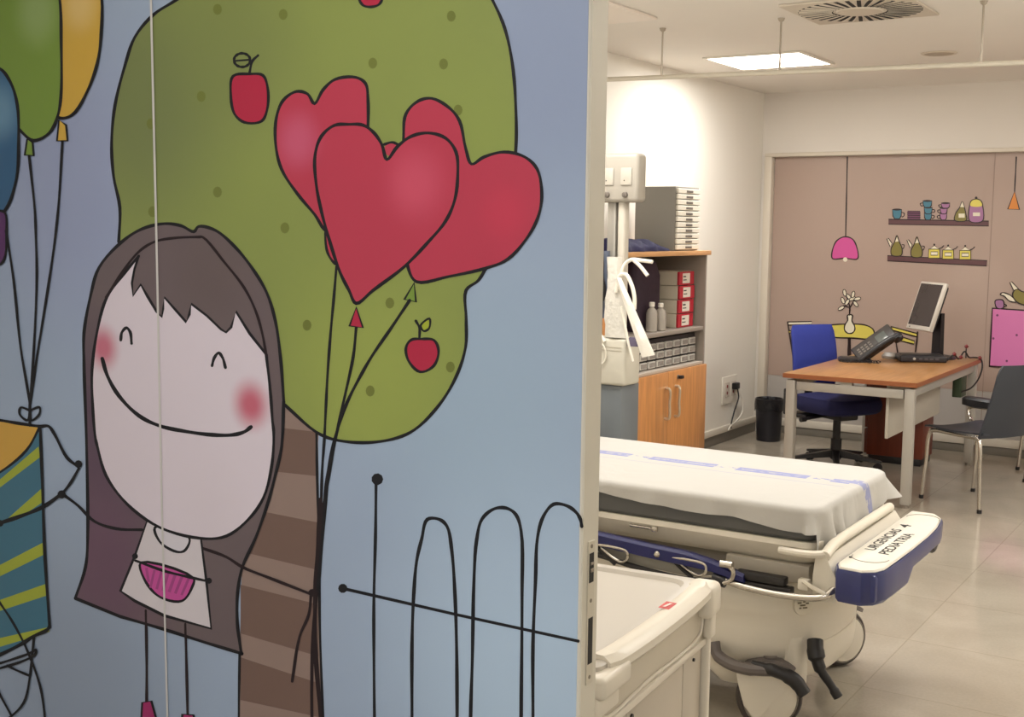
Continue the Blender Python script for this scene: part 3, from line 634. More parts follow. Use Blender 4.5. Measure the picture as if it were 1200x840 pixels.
# latch housing beyond the rail
b = MB(); b.box(-1.435, -1.27, yr - .005, yr + .035, .506, .532, .006); b.box(-1.45, -1.25, yr - .003, yr + .035, .479, .503, .005); b.build('latch_housing', M_rubber, st)
b = MB(); b.tube([(-1.452, yr - .02, .55), (-1.432, yr - .022, .535), (-1.438, yr - .02, .505), (-1.465, yr - .018, .49)], .0075, 10); b.cyl((-1.475, yr - .02, .551), (-1.435, yr - .02, .552), .012, 14); b.build('release_lever', M_chrome, st)
b = MB(); b.box(-1.235, -1.20, yr + .01, yr + .04, .50, .535, .006); b.tube([(-1.215, yr + .01, .53), (-1.18, yr - .004, .52), (-1.14, yr - .004, .505)], .007, 8); b.build('rail_bracket', M_plast, st)
b = MB(); b.tube([(-1.83, YA - .012, .612), (-1.75, YA - .014, .612)], .005, 8, False); b.box(-1.748, -1.728, YA - .02, YA - .005, .603, .621, .003); b.build('strap_bar', M_chrome, st)
# end board with raised bar
b = MB(); b.tube([(-1.155, YA - .035, .615), (-1.16, YA + .06, .63), (-1.16, YA + .3, .634), (-1.16, YA + .62, .634), (-1.165, YB2 - .06, .628)], .017, 12)
b.build('end_bar', M_plast, st)
b = MB(); b.loft([[(-1.19, YA - .03, .47), (-1.12, YA - .035, .475), (-1.115, YB2 - .05, .50), (-1.19, YB2 - .05, .50)], [(-1.19, YA - .035, .55), (-1.115, YA - .04, .55), (-1.11, YB2 - .04, .56), (-1.19, YB2 - .04, .56)], [(-1.185, YA - .03, .61), (-1.15, YA - .035, .612), (-1.15, YB2 - .04, .615), (-1.185, YB2 - .04, .615)]])
b.build('end_board', mat('end board plastic', (216, 209, 194), .4, var=.03), st)
b = MB(); b.tube([(-1.30, YA - .03, .612), (-1.19, YA - .045, .618), (-1.15, YA - .02, .622)], .012, 10); b.build('corner_bar', M_plast, st)
# push tray at the foot, ivory deck in a navy bumper
ZT = .60
def trayring(o, z, zs=1):
    # plan outline: inner side x=-1.12, outer side bulging to -.985
    p = [(-1.118 + o, 4.43 - o), (-1.118 + o, 3.60 + o), (-1.10 + o, 3.555 + o), (-1.03, 3.548 + o), (-.998 - o, 3.575 + o), (-.982 - o, 3.62 + o), (-.978 - o, 3.75), (-.975 - o, 3.9), (-.975 - o, 4.1), (-.982 - o, 4.25), (-1.0 - o, 4.38), (-1.03 - o, 4.43 - o)]
    return [(x, y, z) for x, y in p]
tr = MB(); tr.loft([trayring(.006, ZT - .012), trayring(.0, ZT - .006), trayring(.003, ZT), trayring(.009, ZT + .003)]); tray = tr.build('push_tray', mat('tray ivory', (226, 220, 206), .35, var=.015), st)
b = MB()
def skirt(y):  # lower edge of the bumper
    if y < 3.84: return ZT - .108
    if y < 3.90: return ZT - .108 + (y - 3.84) / .06 * .04
    if y < 4.20: return ZT - .068
    return ZT - .068 - min(.012, (y - 4.20) * .1)
o = [(-1.122, 4.05), (-1.122, 3.60), (-1.104, 3.552), (-1.065, 3.546), (-1.03, 3.545), (-.996, 3.572), (-.978, 3.62), (-.974, 3.72), (-.972, 3.8), (-.971, 3.84), (-.971, 3.9), (-.971, 4.0), (-.971, 4.1), (-.975, 4.2), (-.98, 4.28), (-.998, 4.385), (-1.03, 4.435), (-1.12, 4.435)]
rg = []
for i, (x, y) in enumerate(o):
    a = Vector(o[max(0, i - 1)]); c = Vector(o[min(len(o) - 1, i + 1)]); d = (c - a).normalized(); n = Vector((-d.y, d.x))  # inward normal
    p = Vector((x, y)); q = p + n * .014; zb = skirt(y)
    rg.append([(p.x, p.y, ZT - .006), (p.x - n.x * .004, p.y - n.y * .004, ZT - .016), (p.x - n.x * .003, p.y - n.y * .003, zb + .012), (p.x + n.x * .006, p.y + n.y * .006, zb), (q.x, q.y, zb + .006), (q.x, q.y, ZT - .013)])
b.loft(rg); b.build('bumper', M_navyt, tray)
b = MB(); b.box(-1.11, -.99, 3.56, 3.84, ZT - .10, ZT - .012, .01); b.box(-1.115, -1.02, 3.84, 4.42, ZT - .05, ZT - .012, .01); b.build('handle_recess', M_navyt, tray)
b = MB(); b.tube([(-1.0, 4.20, .545), (-.995, 4.24, .52), (-.998, 4.29, .53)], .014, 10); b.build('hook', M_black, tray)
b = MB()
def arc(cy, sgn):
    return [(-1.048 + .056 * math.cos(a), cy + sgn * .06 * math.sin(a), ZT + .0035) for a in [PI * k / 10 for k in range(11)]]
b.tube(arc(3.70, -1), .0016, 6); b.build('raised_line', mat('moulded line', (150, 144, 132), .5), tray)
b = MB(); b.tube(arc(4.32, 1), .0016, 6); b.build('raised_line', mat('moulded line', (150, 144, 132), .5), tray)
b = MB(); b.cyl((-1.10, 3.665, ZT + .002), (-1.10, 3.665, ZT + .006), .005, 12); b.build('stud', M_black, tray)
def text3d(s, o, right, up, h, m, name, parent, length=None, ext=.0004, wgt=.0):
    cu = bpy.data.curves.new('t', 'FONT'); cu.body = s; cu.size = 1; cu.offset = wgt
    to = bpy.data.objects.new('t', cu); COL.objects.link(to); bpy.context.view_layer.update()
    me = bpy.data.meshes.new_from_object(to); bpy.data.objects.remove(to)
    xs = [v.co.x for v in me.vertices]; ys = [v.co.y for v in me.vertices]
    w = max(xs) - min(xs); hh = max(ys) - min(ys); right = Vector(right); up = Vector(up); nrm = right.cross(up)
    sx = (length / w) if length else h / hh
    inv = root_matrix(parent).inverted()
    for v in me.vertices:
        v.co = inv @ (Vector(o) + right * (v.co.x - min(xs)) * sx + up * (v.co.y - min(ys)) * h / hh + nrm * ext)
    me.materials.append(m); ob = bpy.data.objects.new(name, me); COL.objects.link(ob); ob.parent = parent; return ob
M_ink = mat('marker ink', (24, 22, 24), .5)
text3d('URGENCIAS', (-1.062, 3.79, ZT + .0034), (0, 1, 0), (-1, 0, 0), .033, M_ink, 'lettering', tray, .32, wgt=.012)
text3d('PEDIATRIA', (-1.012, 3.765, ZT + .0034), (0, 1, 0), (-1, 0, 0), .033, M_ink, 'lettering', tray, .31, wgt=.012)
text3d('4', (-1.052, 4.15, ZT + .0034), (0, 1, 0), (-1, 0, 0), .038, M_ink, 'lettering', tray, .045, wgt=.012)
# moulded base
def se(cx, cy, hx, hy, z, n=2.9, k=40):
    r = []
    for i in range(k):
        a = 2 * PI * i / k; c, s_ = math.cos(a), math.sin(a)
        r.append((cx + hx * math.copysign(abs(c) ** (2 / n), c), cy + hy * math.copysign(abs(s_) ** (2 / n), s_), z))
    return r
b = MB()
prof = [(.50, -2.95, -1.17, 3.72, 4.28), (.487, -2.97, -1.12, 3.64, 4.36), (.45, -2.98, -1.105, 3.615, 4.385), (.39, -2.98, -1.11, 3.61, 4.39), (.375, -2.975, -1.118, 3.618, 4.382), (.33, -2.97, -1.125, 3.615, 4.385), (.28, -2.96, -1.128, 3.615, 4.385), (.24, -2.95, -1.135, 3.62, 4.38), (.215, -2.93, -1.155, 3.64, 4.36), (.205, -2.88, -1.22, 3.72, 4.28)]
def bullet(z, xa, xb, ya, yb_, n=2.6):
    xc = -1.56; cy = (ya + yb_) / 2; hy = (yb_ - ya) / 2; hx = xb - xc; r = [(xa, yb_, z), (xa, ya, z), ((xa + xc) / 2, ya, z)]
    for i in range(41):
        a = -PI / 2 + PI * i / 40; c, s_ = math.cos(a), math.sin(a)
        r.append((xc + hx * abs(c) ** (2 / n), cy + hy * math.copysign(abs(s_) ** (2 / n), s_), z))
    return r + [((xa + xc) / 2, yb_, z)]
b.loft([bullet(p[0], p[1], p[2] - .078, p[3], p[4]) for p in prof])
b.build('base_shroud', M_plast, st)
b = MB()
def nosecut(z, xb, cut=-1.30, n=2.6):
    return bullet(z, -2.95, xb, 3.618, 4.382)[3 + 9:3 + 32]
b.loft([nosecut(.27, -1.205), nosecut(.215, -1.207), nosecut(.175, -1.213), nosecut(.16, -1.222)]); b.build('nose_skirt', M_plast, st)
# skirt lobes reaching down beside the pedals
for (cx, cy, hx, hy, zb) in ((-1.285, 3.735, .036, .04, .135), (-1.50, 3.70, .07, .05, .12)):
    b = MB(); b.loft([se(cx - .03, cy + .03, hx * 1.5, hy * 1.6, .30, 3, 24), se(cx - .005, cy, hx * 1.05, hy * 1.1, zb + .05, 3, 24), se(cx + .01, cy, hx * .7, hy * .7, zb + .012, 3, 24), se(cx + .01, cy, hx * .5, hy * .5, zb, 3, 24)])
    b.build('base_skirt', M_plast, st)
b = MB(); b.loft([se(-2.1, 4.0, .8, .22, .21, 4, 24), se(-2.1, 4.0, .8, .22, .12, 4, 24)]); b.cyl((-2.1, 4.0, .46), (-2.1, 4.0, .56), .14, 30)
b.build('column', M_plast2, st)
def caster(x, y, face, R=.105):
    """twin wheel with pale disc; face: direction of the axle in plan"""
    d = Vector((math.cos(face), math.sin(face), 0)); c = Vector((x, y, R))
    b = MB(); b.lathe([(R * .72, -.026), (R * .93, -.024), (R, -.014), (R, .014), (R * .93, .024), (R * .72, .026)], c, 36, axis=d); w_ = b.build('caster_wheel', M_tyre, st)
    b = MB()
    for s_ in (-1, 1): b.lathe([(R * .80, .0255), (R * .78, .031), (R * .5, .036), (0, .037)], c, 36, axis=d * s_)
    b.build('wheel_disc', M_plast, w_)
    b = MB(); b.lathe([(R * .845, .0262), (R * .84, .029), (R * .82, .030), (R * .81, .0265)], c, 36, axis=d); b.lathe([(R * .845, .0262), (R * .84, .029), (R * .82, .030), (R * .81, .0265)], c, 36, axis=-d); b.build('wheel_ring', M_steel, w_)
    sd = Vector((-d.y, d.x, 0))
    b = MB()
    rg = []
    for k in range(9):
        a = PI * .3 + PI * .4 * k / 8; cc = c + (sd * math.cos(a) + Vector((0, 0, 1)) * math.sin(a)) * (R + .012)
        t_ = .014; nrm = (cc - c).normalized()
        rg.append([cc - d * .034, cc - d * .03 + nrm * t_, cc + d * .03 + nrm * t_, cc + d * .034])
    b.loft(rg); b.cyl((x, y, R * 2 + .01), (x, y, .24), .022, 16); b.build('fork', mat('fork plastic', (104, 96, 92), .45), w_)
for (x, y, f_) in ((-1.345, 3.665, math.radians(-58)), (-1.335, 4.37, math.radians(-30)), (-2.8, 3.72, .3), (-2.8, 4.3, .5)): caster(x, y, f_)
fd = Vector((math.cos(math.radians(-58)), math.sin(math.radians(-58)), 0)); fs = Vector((-fd.y, fd.x, 0)); fc = Vector((-1.345, 3.665, 0)) + fd * .0385
b = MB(); b.prism([fc + fs * a + Vector((0, 0, z)) for a, z in ((-.120, .222), (-.02, .222), (.03, .20), (.055, .15), (.0, .10), (-.045, .04), (-.088, .09), (-.108, .16))], fd * .004); b.build('wheel_cover', M_plast, st)
b = MB()
b.tube([(-1.37, 3.575, .236), (-1.30, 3.57, .232), (-1.24, 3.595, .205), (-1.205, 3.60, .165)], [.014, .02, .024, .022], 12)
b.build('brake_pedal', M_black, st)
b = MB(); b.tube([(-1.51, 3.595, .275), (-1.495, 3.585, .24), (-1.44, 3.57, .222), (-1.37, 3.56, .222), (-1.30, 3.575, .228)], [.018, .02, .02, .018], 10); b.build('pedal_rail', mat('pedal grey', (98, 90, 86), .45), st)
b = MB(); b.tube([(-1.225, 3.74, .295), (-1.215, 3.72, .262), (-1.195, 3.71, .215), (-1.162, 3.715, .17), (-1.137, 3.72, .132)], [.026, .028, .020, .014, .013, .016], 12)
b.build('steer_pedal', M_black, st)
EN = Vector((.766, -.643, .05)).normalized(); EC = Vector((-1.263, 3.712, .411)) + EN * .006; ER = Vector((0, 0, 1)).cross(EN).normalized(); EU = EN.cross(ER)
b = MB(); b.lathe([(.032, -.03), (.032, .004), (.029, .006), (.0, .007)], EC, 28, axis=EN); em = b.build('emblem', mat('emblem plate', (214, 206, 188), .35), st)
b = MB()
for (dx, dz, l) in ((-.012, .008, .010), (0, .010, .006), (.008, .006, .008), (-.010, -.004, .006), (.002, -.004, .012), (-.004, .002, .014)):
    o_ = EC + EN * .0075 + ER * dx + EU * dz; o_ = EC + EN * .0075 + ER * dx * 1.4 + EU * dz * 1.4; b.quad(o_ - ER * l * .7 - EU * .0026, o_ + ER * l * .7 - EU * .0026, o_ + ER * l * .7 + EU * .0026, o_ - ER * l * .7 + EU * .0026)
b.build('emblem_mark', mat('emblem mark', (104, 94, 72), .4), em)

# ------------------------------------------------------------------ sheet over the mattress
def sheet():
    bm = bmesh.new()
    ax0, ax1, ay0, ay1, r = X0 - .01, X1 + .014, YA - .014, YB2 + .014, .07
    # perimeter, clockwise from the head end of the near side
    per = []
    n = 90
    for i in range(n): per.append((ax0 + r + (ax1 - ax0 - 2 * r) * i / n, ay0, 0, -1))
    for k in range(12): a = -PI / 2 + PI / 2 * k / 12; per.append((ax1 - r + r * math.cos(a), ay0 + r + r * math.sin(a), math.cos(a), math.sin(a)))
    n2 = 44
    for i in range(n2): per.append((ax1, ay0 + r + (ay1 - ay0 - 2 * r) * i / n2, 1, 0))
    for k in range(12): a = PI / 2 * k / 12; per.append((ax1 - r + r * math.cos(a), ay1 - r + r * math.sin(a), math.cos(a), math.sin(a)))
    for i in range(n): per.append((ax1 - r - (ax1 - ax0 - 2 * r) * i / n, ay1, 0, 1))
    for k in range(12): a = PI / 2 + PI / 2 * k / 12; per.append((ax0 + r + r * math.cos(a), ay1 - r + r * math.sin(a), math.cos(a), math.sin(a)))
    for i in range(n2): per.append((ax0, ay1 - r - (ay1 - ay0 - 2 * r) * i / n2, -1, 0))
    for k in range(12): a = PI + PI / 2 * k / 12; per.append((ax0 + r + r * math.cos(a), ay0 + r + r * math.sin(a), math.cos(a), math.sin(a)))
    def drop(x, y, nx, ny):
        if ny < -.7 or (nx < .3 and ny < 0):   # near side hem
            t = (x - ax0) / (ax1 - ax0)
            base = .018 if x < -1.95 else .018 + .040 * ((x + 1.95) / .75)
            return max(.01, base + .004 * math.sin(x * 9) + .003 * math.sin(x * 23) + (.012 * math.exp(-((x + 1.68) / .12) ** 2)))
        if nx > .3:
            if y < ay0 + .12: return .095 + .055 * math.exp(-((y - ay0 - .02) / .05) ** 2)
            return .115 - .03 * (y - ay0) / .76 + .006 * math.sin(y * 17)
        return .10
    rows = []
    zt = .752
    S = 14
    for (ins, z) in ((.03, zt), (.014, zt - .002), (.004, zt - .008), (0, zt - .02)):
        rows.append([(x - nx * ins, y - ny * ins, z) for x, y, nx, ny in per])
    for k in range(1, S + 1):
        rw = []
        for j, (x, y, nx, ny) in enumerate(per):
            d = drop(x, y, nx, ny); t = k / S
            amp = .0
            if nx > .3 and y < ay0 + .26: amp = .022 * t * math.sin((y - ay0) * 62 + 1.1)
            elif nx > .3: amp = .005 * t * math.sin(y * 34)
            else: amp = .004 * t * math.sin(x * 31) + .003 * t * math.sin(x * 53 + 1)
            if nx > .3 and ny > .25: amp += .075 * t * math.exp(-((math.atan2(ny, nx) - PI / 4) / .38) ** 2)  # stiff corner standing out
            fl = amp + .006 * t
            rw.append((x + nx * fl, y + ny * fl, zt - .02 - d * t))
        rows.append(rw)
    V = [[bm.verts.new(p) for p in rw] for rw in rows]
    N_ = len(per)
    for A, B in zip(V, V[1:]):
        for k in range(N_): bm.faces.new((A[k], A[(k + 1) % N_], B[(k + 1) % N_], B[k]))
    c = rows[0]
    bm.faces.new(V[0])
    return bm
def sheet_mat():
    m = bpy.data.materials.new('printed sheet cotton'); m.use_nodes = True; nt = m.node_tree; N = nt.nodes; L = nt.links
    b = N['Principled BSDF']; b.inputs['Roughness'].default_value = .8
    gm = N.new('ShaderNodeNewGeometry'); sp = N.new('ShaderNodeSeparateXYZ'); L.new(gm.outputs['Position'], sp.inputs[0])
    def mth(op, a, c=None, d=None):
        n = N.new('ShaderNodeMath'); n.operation = op
        for i, v in enumerate((a, c, d)):
            if v is None: continue
            if isinstance(v, (int, float)): n.inputs[i].default_value = v
            else: L.new(v, n.inputs[i])
        return n.outputs[0]
    X, Y, Zc = sp.outputs[0], sp.outputs[1], sp.outputs[2]
    band = mth('LESS_THAN', mth('ABSOLUTE', mth('SUBTRACT', Y, 4.07)), .030)
    ph = mth('FRACT', mth('MULTIPLY', X, 2.9))
    dash = mth('GREATER_THAN', ph, .24)
    nz = N.new('ShaderNodeTexNoise'); nz.inputs['Scale'].default_value = 46; L.new(gm.outputs['Position'], nz.inputs['Vector'])
    txt = mth('LESS_THAN', mth('ABSOLUTE', mth('SUBTRACT', Y, 4.07)), .012)
    mid = mth('MULTIPLY', mth('GREATER_THAN', nz.outputs['Fac'], .5), txt)
    dash2 = mth('SUBTRACT', dash, mth('MULTIPLY', mid, .45))
    frag = mth('MULTIPLY', mth('MULTIPLY', mth('SUBTRACT', 1, dash), txt), mth('GREATER_THAN', nz.outputs['Fac'], .52))
    a1 = mth('MULTIPLY', band, mth('MAXIMUM', dash2, frag))
    thin = mth('LESS_THAN', mth('ABSOLUTE', mth('SUBTRACT', Y, 3.985)), .0035)
    m1 = mth('MULTIPLY', mth('MAXIMUM', a1, mth('MULTIPLY', thin, .5)), mth('LESS_THAN', X, X1 - .03))
    end = mth('MULTIPLY', mth('LESS_THAN', mth('ABSOLUTE', mth('SUBTRACT', Y, mth('ADD', 4.09, mth('MULTIPLY', mth('SUBTRACT', .75, Zc), .5)))), .032), mth('GREATER_THAN', X, X1 - .035))
    end = mth('MULTIPLY', end, mth('GREATER_THAN', mth('ADD', nz.outputs['Fac'], .12), .5))
    al = mth('MULTIPLY', mth('MAXIMUM', m1, mth('MULTIPLY', end, .9)), .75)
    mx = N.new('ShaderNodeMix'); mx.data_type = 'RGBA'; mx.inputs[6].default_value = srgb((183, 180, 174)); mx.inputs[7].default_value = srgb((112, 120, 178)); L.new(al, mx.inputs[0])
    L.new(mx.outputs[2], b.inputs['Base Color'])
    n2 = N.new('ShaderNodeTexNoise'); n2.inputs['Scale'].default_value = 7; n2.inputs['Detail'].default_value = 5; n2.inputs['Distortion'].default_value = .8; L.new(gm.outputs['Position'], n2.inputs['Vector'])
    bp = N.new('ShaderNodeBump'); bp.inputs['Strength'].default_value = .35; bp.inputs['Distance'].default_value = .015
    L.new(n2.outputs['Fac'], bp.inputs['Height']); L.new(bp.outputs['Normal'], b.inputs['Normal'])
    return m
s = MB(); s.bm.free(); s.bm = sheet(); sh = s.build('bed_sheet', sheet_mat(), None, angle=60)
props(sh, 'white cotton sheet with a pale blue printed stripe draped over the stretcher mattress', 'sheet')

# ================================================================== TROLLEY BY THE DOOR
RZ = math.radians(4.4)
TM = Matrix.Translation((-1.03, 1.90, 0)) @ Matrix.Rotation(RZ, 4, 'Z')
tro = thing('medical_trolley', 'ivory plastic medical trolley with rimmed top standing beside the door edge', 'trolley', (-1.03, 1.90, 0), RZ)
def TB(): return MB(TM)
W, Lg, HT = .50, .665, .80
b = TB(); b.loft([rr(-W + .01, -.006, .004, Lg - .006, .05, .775), rr(-W, .0, 0, Lg, .055, .782), rr(-W, .0, 0, Lg, .055, HT - .004), rr(-W + .006, -.006, .006, Lg - .006, .05, HT), rr(-W + .022, -.05, .022, Lg - .03, .04, HT), rr(-W + .03, -.058, .03, Lg - .038, .035, HT - .008)])
b.build('top', mat('trolley top', (190, 183, 172), .36, var=.015), tro)
# moulded handle along the long side
b = TB()
rg = []
for i in range(21):
    t = i / 20; y = .06 + t * (Lg - .10); e = math.sin(PI * t) ** .35 if 0 < t < 1 else 0
    x = .002 + .020 * e; hgt = .018 + .006 * e
    rg.append([(x - .045, y, HT + .004), (x - .03, y, HT + .010), (x - .01, y, HT + .008), (x + .004, y, HT - .004), (x + .004, y, HT - .02), (x - .006, y, HT - .032), (x - .03, y, HT - .030), (x - .045, y, HT - .01)])
b.loft(rg); b.build('handle', M_plast, tro)
b = TB(); b.box(-.05, .02, Lg - .07, Lg + .006, HT - .075, HT + .004, .018, 3); b.box(-.014, .008, Lg - .035, Lg + .002, HT - .13, HT - .05, .008, 3); b.build('corner_cap', M_plast, tro)
b = TB(); b.box(-.03, .024, -.005, .125, HT - .055, HT - .012, .01, 3); b.box(-.03, .010, -.005, .10, HT - .095, HT - .05, .008, 3); b.build('corner_cap', M_plast, tro)
b = TB(); b.quad((-.026, .38, HT + .0107), (-.002, .38, HT + .0098), (-.002, .43, HT + .0098), (-.026, .43, HT + .0107)); stk = b.build('sticker', mat('red sticker', (196, 56, 50), .5), tro)
b = TB(); b.quad((-.020, .39, HT + .0113), (-.014, .39, HT + .0112), (-.008, .42, HT + .0111), (-.015, .42, HT + .0112)); b.build('sticker_mark', mat('sticker white', (230, 214, 206), .5), stk)
b = TB(); b.loft([rr(-W + .02, -.02, .01, Lg - .012, .02, .10), rr(-W + .02, -.02, .01, Lg - .012, .02, .776)]); b.build('body', mat('trolley body', (206, 198, 180), .45, var=.03), tro)
b = TB(); b.box(-.022, .0, Lg - .026, Lg - .006, .09, .775, .006, 3); b.build('corner_post', M_plast, tro)
b = TB(); b.box(-.022, .0, .006, .022, .09, .775, .006, 3); b.build('corner_post', M_plast, tro)
# apron with a raised border
b = TB(); b.box(-.021, -.012, .022, Lg - .026, .67, .76, .003); b.build('apron', M_plast2, tro)
b = TB(); b.tube([(-.012, .05, .748), (-.010, .06, .69), (-.010, .30, .684), (-.010, Lg - .08, .684), (-.010, Lg - .05, .70), (-.012, Lg - .045, .75)], .0035, 8); b.build('apron_border', M_plast, tro)
b = TB(); b.box(-.022, -.006, .022, Lg - .026, .655, .672, .003); b.build('apron_lip', M_plast, tro)
M_panel = mat('trolley panel', (190, 180, 164), .45, var=.03)
for (a, c) in ((.024, .195), (.2, .515), (.52, Lg - .03)):
    b = TB(); b.box(-.0208, -.016, a, c, .11, .652, .002); b.build('side_panel', M_panel, tro)
b = TB(); b.cyl((-.016, .22, .632), (-.012, .22, .632), .006, 14); b.build('lock', M_black, tro)
b = TB(); b.cyl((-.016, .58, .636), (-.012, .58, .636), .004, 12); b.build('lock', M_black, tro)
for (x, y) in ((-.06, .06), (-.06, Lg - .06), (-W + .06, .06), (-W + .06, Lg - .06)):
    b = TB(); b.lathe([(.02, -.012), (.04, -.011), (.042, 0), (.04, .011), (.02, .012)], (x, y, .042), 20, axis=Vector((1, 0, 0))); w_ = b.build('caster_wheel', M_rubber, tro)
    b = TB(); b.box(x - .018, x + .018, y - .02, y + .02, .082, .1, .003); b.box(x - .02, x - .014, y - .015, y + .015, .035, .09, .002); b.box(x + .014, x + .02, y - .015, y + .015, .035, .09, .002); b.build('fork', M_steel, w_)
# ================================================================== CABINET ON THE LEFT WALL AND WHAT IS ON IT
M_beech = wood('beech laminate', (204, 142, 86), 'z'); M_beecht = wood('beech top', (208, 158, 108), 'y')
M_greyl = mat('grey laminate', (150, 140, 130), .5, var=.03); M_greyd = mat('grey laminate inside', (128, 118, 110), .55, var=.03)
CX0, CX1, CY0, CY1 = XL + .02, -3.15, 6.08, 7.20
cab = thing('storage_cabinet', 'beech and grey cabinet with two lower doors and open shelves against the left wall', 'cabinet', ((CX0 + CX1) / 2, (CY0 + CY1) / 2, 0))
MB().box(CX0, CX1 + .02, CY0 - .02, CY1 + .02, 1.44, 1.468, .003).build('top', M_beecht, cab)
MB().box(CX0, CX1, CY0, CY0 + .018, .05, 1.439, .001, 1).build('side_panel', M_beech, cab)
MB().box(CX0, CX1, CY1 - .018, CY1, .05, 1.439, .001, 1).build('side_panel', M_greyl, cab)
MB().box(CX0, CX0 + .01, CY0 + .019, CY1 - .019, .05, 1.439).build('back_panel', M_greyd, cab)
MB().box(CX0 + .011, CX1 - .004, CY0 + .019, CY1 - .019, .965, .99, .002).build('shelf', M_greyl, cab)
MB().box(CX0 + .011, CX1 - .002, CY0 + .019, CY1 - .019, .748, .768, .002).build('shelf', mat('light grey laminate', (190, 180, 168), .45), cab)
MB().box(CX0 + .03, CX1 - .03, CY0 + .01, CY1 - .01, 0, .05).build('plinth', M_black, cab)
for (a, c, hy) in ((CY0 + .002, 6.638, 6.60), (6.642, CY1 - .002, 6.735)):
    b = MB(); b.box(CX1 - .001, CX1 + .018, a, c, .055, .748, .002); d_ = b.build('door', M_beech, cab)
    b = MB(); b.tube([(CX1 + .018, hy, .655), (CX1 + .045, hy, .65), (CX1 + .047, hy, .56), (CX1 + .045, hy, .475), (CX1 + .018, hy, .47)], .0085, 10); b.build('handle', mat('handle nickel', (196, 180, 156), .3, .6), d_)
b = MB(); b.cyl((CX1 + .018, 6.77, .707), (CX1 + .024, 6.77, .707), .014, 18); lk = b.build('lock', M_steel, cab)
b = MB(); b.box(CX1 + .024, CX1 + .048, 6.76, 6.80, .696, .716, .004); b.build('key', M_black, lk)
# small parts drawers on the lower shelf
M_draw = mat('clear drawer plastic', (206, 202, 194), .3, var=.15, scale=40); M_pull = mat('drawer label', (150, 144, 138), .5, var=.5, scale=60)
org = thing('drawer_organizer', 'black organizer with rows of small clear drawers on the cabinet shelf', 'organizer', (-3.33, 6.69, .769))
MB().box(-3.5, -3.20, 6.235, 7.155, .769, .948, .002).build('case', M_black, org)
for r_ in range(3):
    for c_ in range(8):
        y0 = 6.245 + c_ * .1133; z0 = .776 + r_ * .0525
        b = MB(); b.box(-3.205, -3.188, y0 + .011, y0 + .102, z0, z0 + .041, .003, 1); dr = b.build('drawer', M_draw, org)
        b = MB(); b.box(-3.188, -3.184, y0 + .02, y0 + .092, z0 + .008, z0 + .034, .001, 1); b.build('label_holder', M_pull, dr)
# box files
M_file = mat('cream box file', (204, 194, 174), .55, var=.03); M_redf = mat('red file spine', (176, 30, 48), .45, var=.08); M_lab = mat('file label', (226, 218, 206), .5)
wh = ['cream box file with red spine, topmost of its stack on the cabinet shelf', 'cream box file with red spine, second from the top of its stack', 'cream box file with red spine, third from the top of its stack', 'cream box file with red spine, lowest of its stack on the shelf']
for k in range(4):
    z0 = .991 + (3 - k) * .0875; dy = (.0, .012, .004, .0)[k]; xb = (-3.46, -3.55, -3.55, -3.55)[k]; y0 = 6.915 + dy
    f = thing('box_file', wh[k], 'box file', (-3.33, y0 + .11, z0), group='box files on the upper shelf')
    b = MB(); b.box(xb, -3.222, y0, y0 + .215, z0, z0 + .085, .002, 1); b.build('box', M_file, f)
    b = MB(); b.box(-3.221, -3.205, y0 - .001, y0 + .216, z0 + .001, z0 + .084, .003, 1); sp_ = b.build('spine', M_redf, f)
    b = MB(); b.box(-3.205, -3.203, y0 + .045, y0 + .15, z0 + .012, z0 + .074); b.build('spine_label', M_lab, sp_, smooth=False)
    b = MB(); b.box(-3.203, -3.2022, y0 + .05, y0 + .10, z0 + .03, z0 + .036); b.box(-3.203, -3.2022, y0 + .05, y0 + .09, z0 + .05, z0 + .058); b.build('label_print', M_black, sp_, smooth=False)
b = MB(); b.loft([rr(-3.52, -3.27, 6.46, 6.78, .04, .991), rr(-3.53, -3.26, 6.45, 6.80, .06, 1.05), rr(-3.53, -3.26, 6.45, 6.80, .06, 1.32), rr(-3.5, -3.28, 6.47, 6.77, .05, 1.40), rr(-3.45, -3.33, 6.52, 6.72, .04, 1.415)])
props(b.build('dark_bag', mat('dark purple fabric', (44, 26, 42), .75, var=.3, scale=20, bump=.5, bscale=40)), 'dark purple fabric bag standing on the upper cabinet shelf', 'bag')
for (x, y, h, l) in ((-3.215, 6.56, .175, 'small clear plastic bottle nearer the hanging tubes on the upper shelf'), (-3.21, 6.67, .165, 'small clear plastic bottle with white cap beside the box files')):
    bo = thing('plastic_bottle', l, 'bottle', (x, y, .991), group='small bottles on the upper shelf')
    b = MB(); b.lathe([(.030, 0), (.034, .004), (.034, h * .62), (.028, h * .74), (.014, h * .82), (.014, h * .86)], (x, y, .991), 22); b.build('bottle_body', mat('hazy bottle plastic', (196, 188, 176), .2, var=.05, trans=.35), bo)
    b = MB(); b.lathe([(.017, 0), (.017, h * .13), (.014, h * .15), (0, h * .15)], (x, y, .991 + h * .861), 18); b.build('cap', M_white, bo)
# drawer tower on top
M_ivd = mat('white drawer front', (226, 220, 206), .45)
dt = thing('drawer_tower', 'grey filing tower with eleven white drawers on top of the cabinet', 'drawer unit', (-3.31, 6.93, 1.469))
MB().box(-3.44, -3.172, 6.755, 7.095, 1.469, 1.855, .003).build('case', mat('tower grey', (132, 128, 120), .5, var=.02), dt)
for k in range(11):
    z0 = 1.477 + k * .0338
    b = MB(); b.box(-3.172, -3.158, 6.765, 7.085, z0, z0 + .029, .003, 1); dr = b.build('drawer', M_ivd, dt)
    b = MB(); b.box(-3.158, -3.155, 6.885, 6.975, z0 + .006, z0 + .019, .001, 1); b.build('label_slot', mat('slot grey', (104, 98, 92), .5), dr)
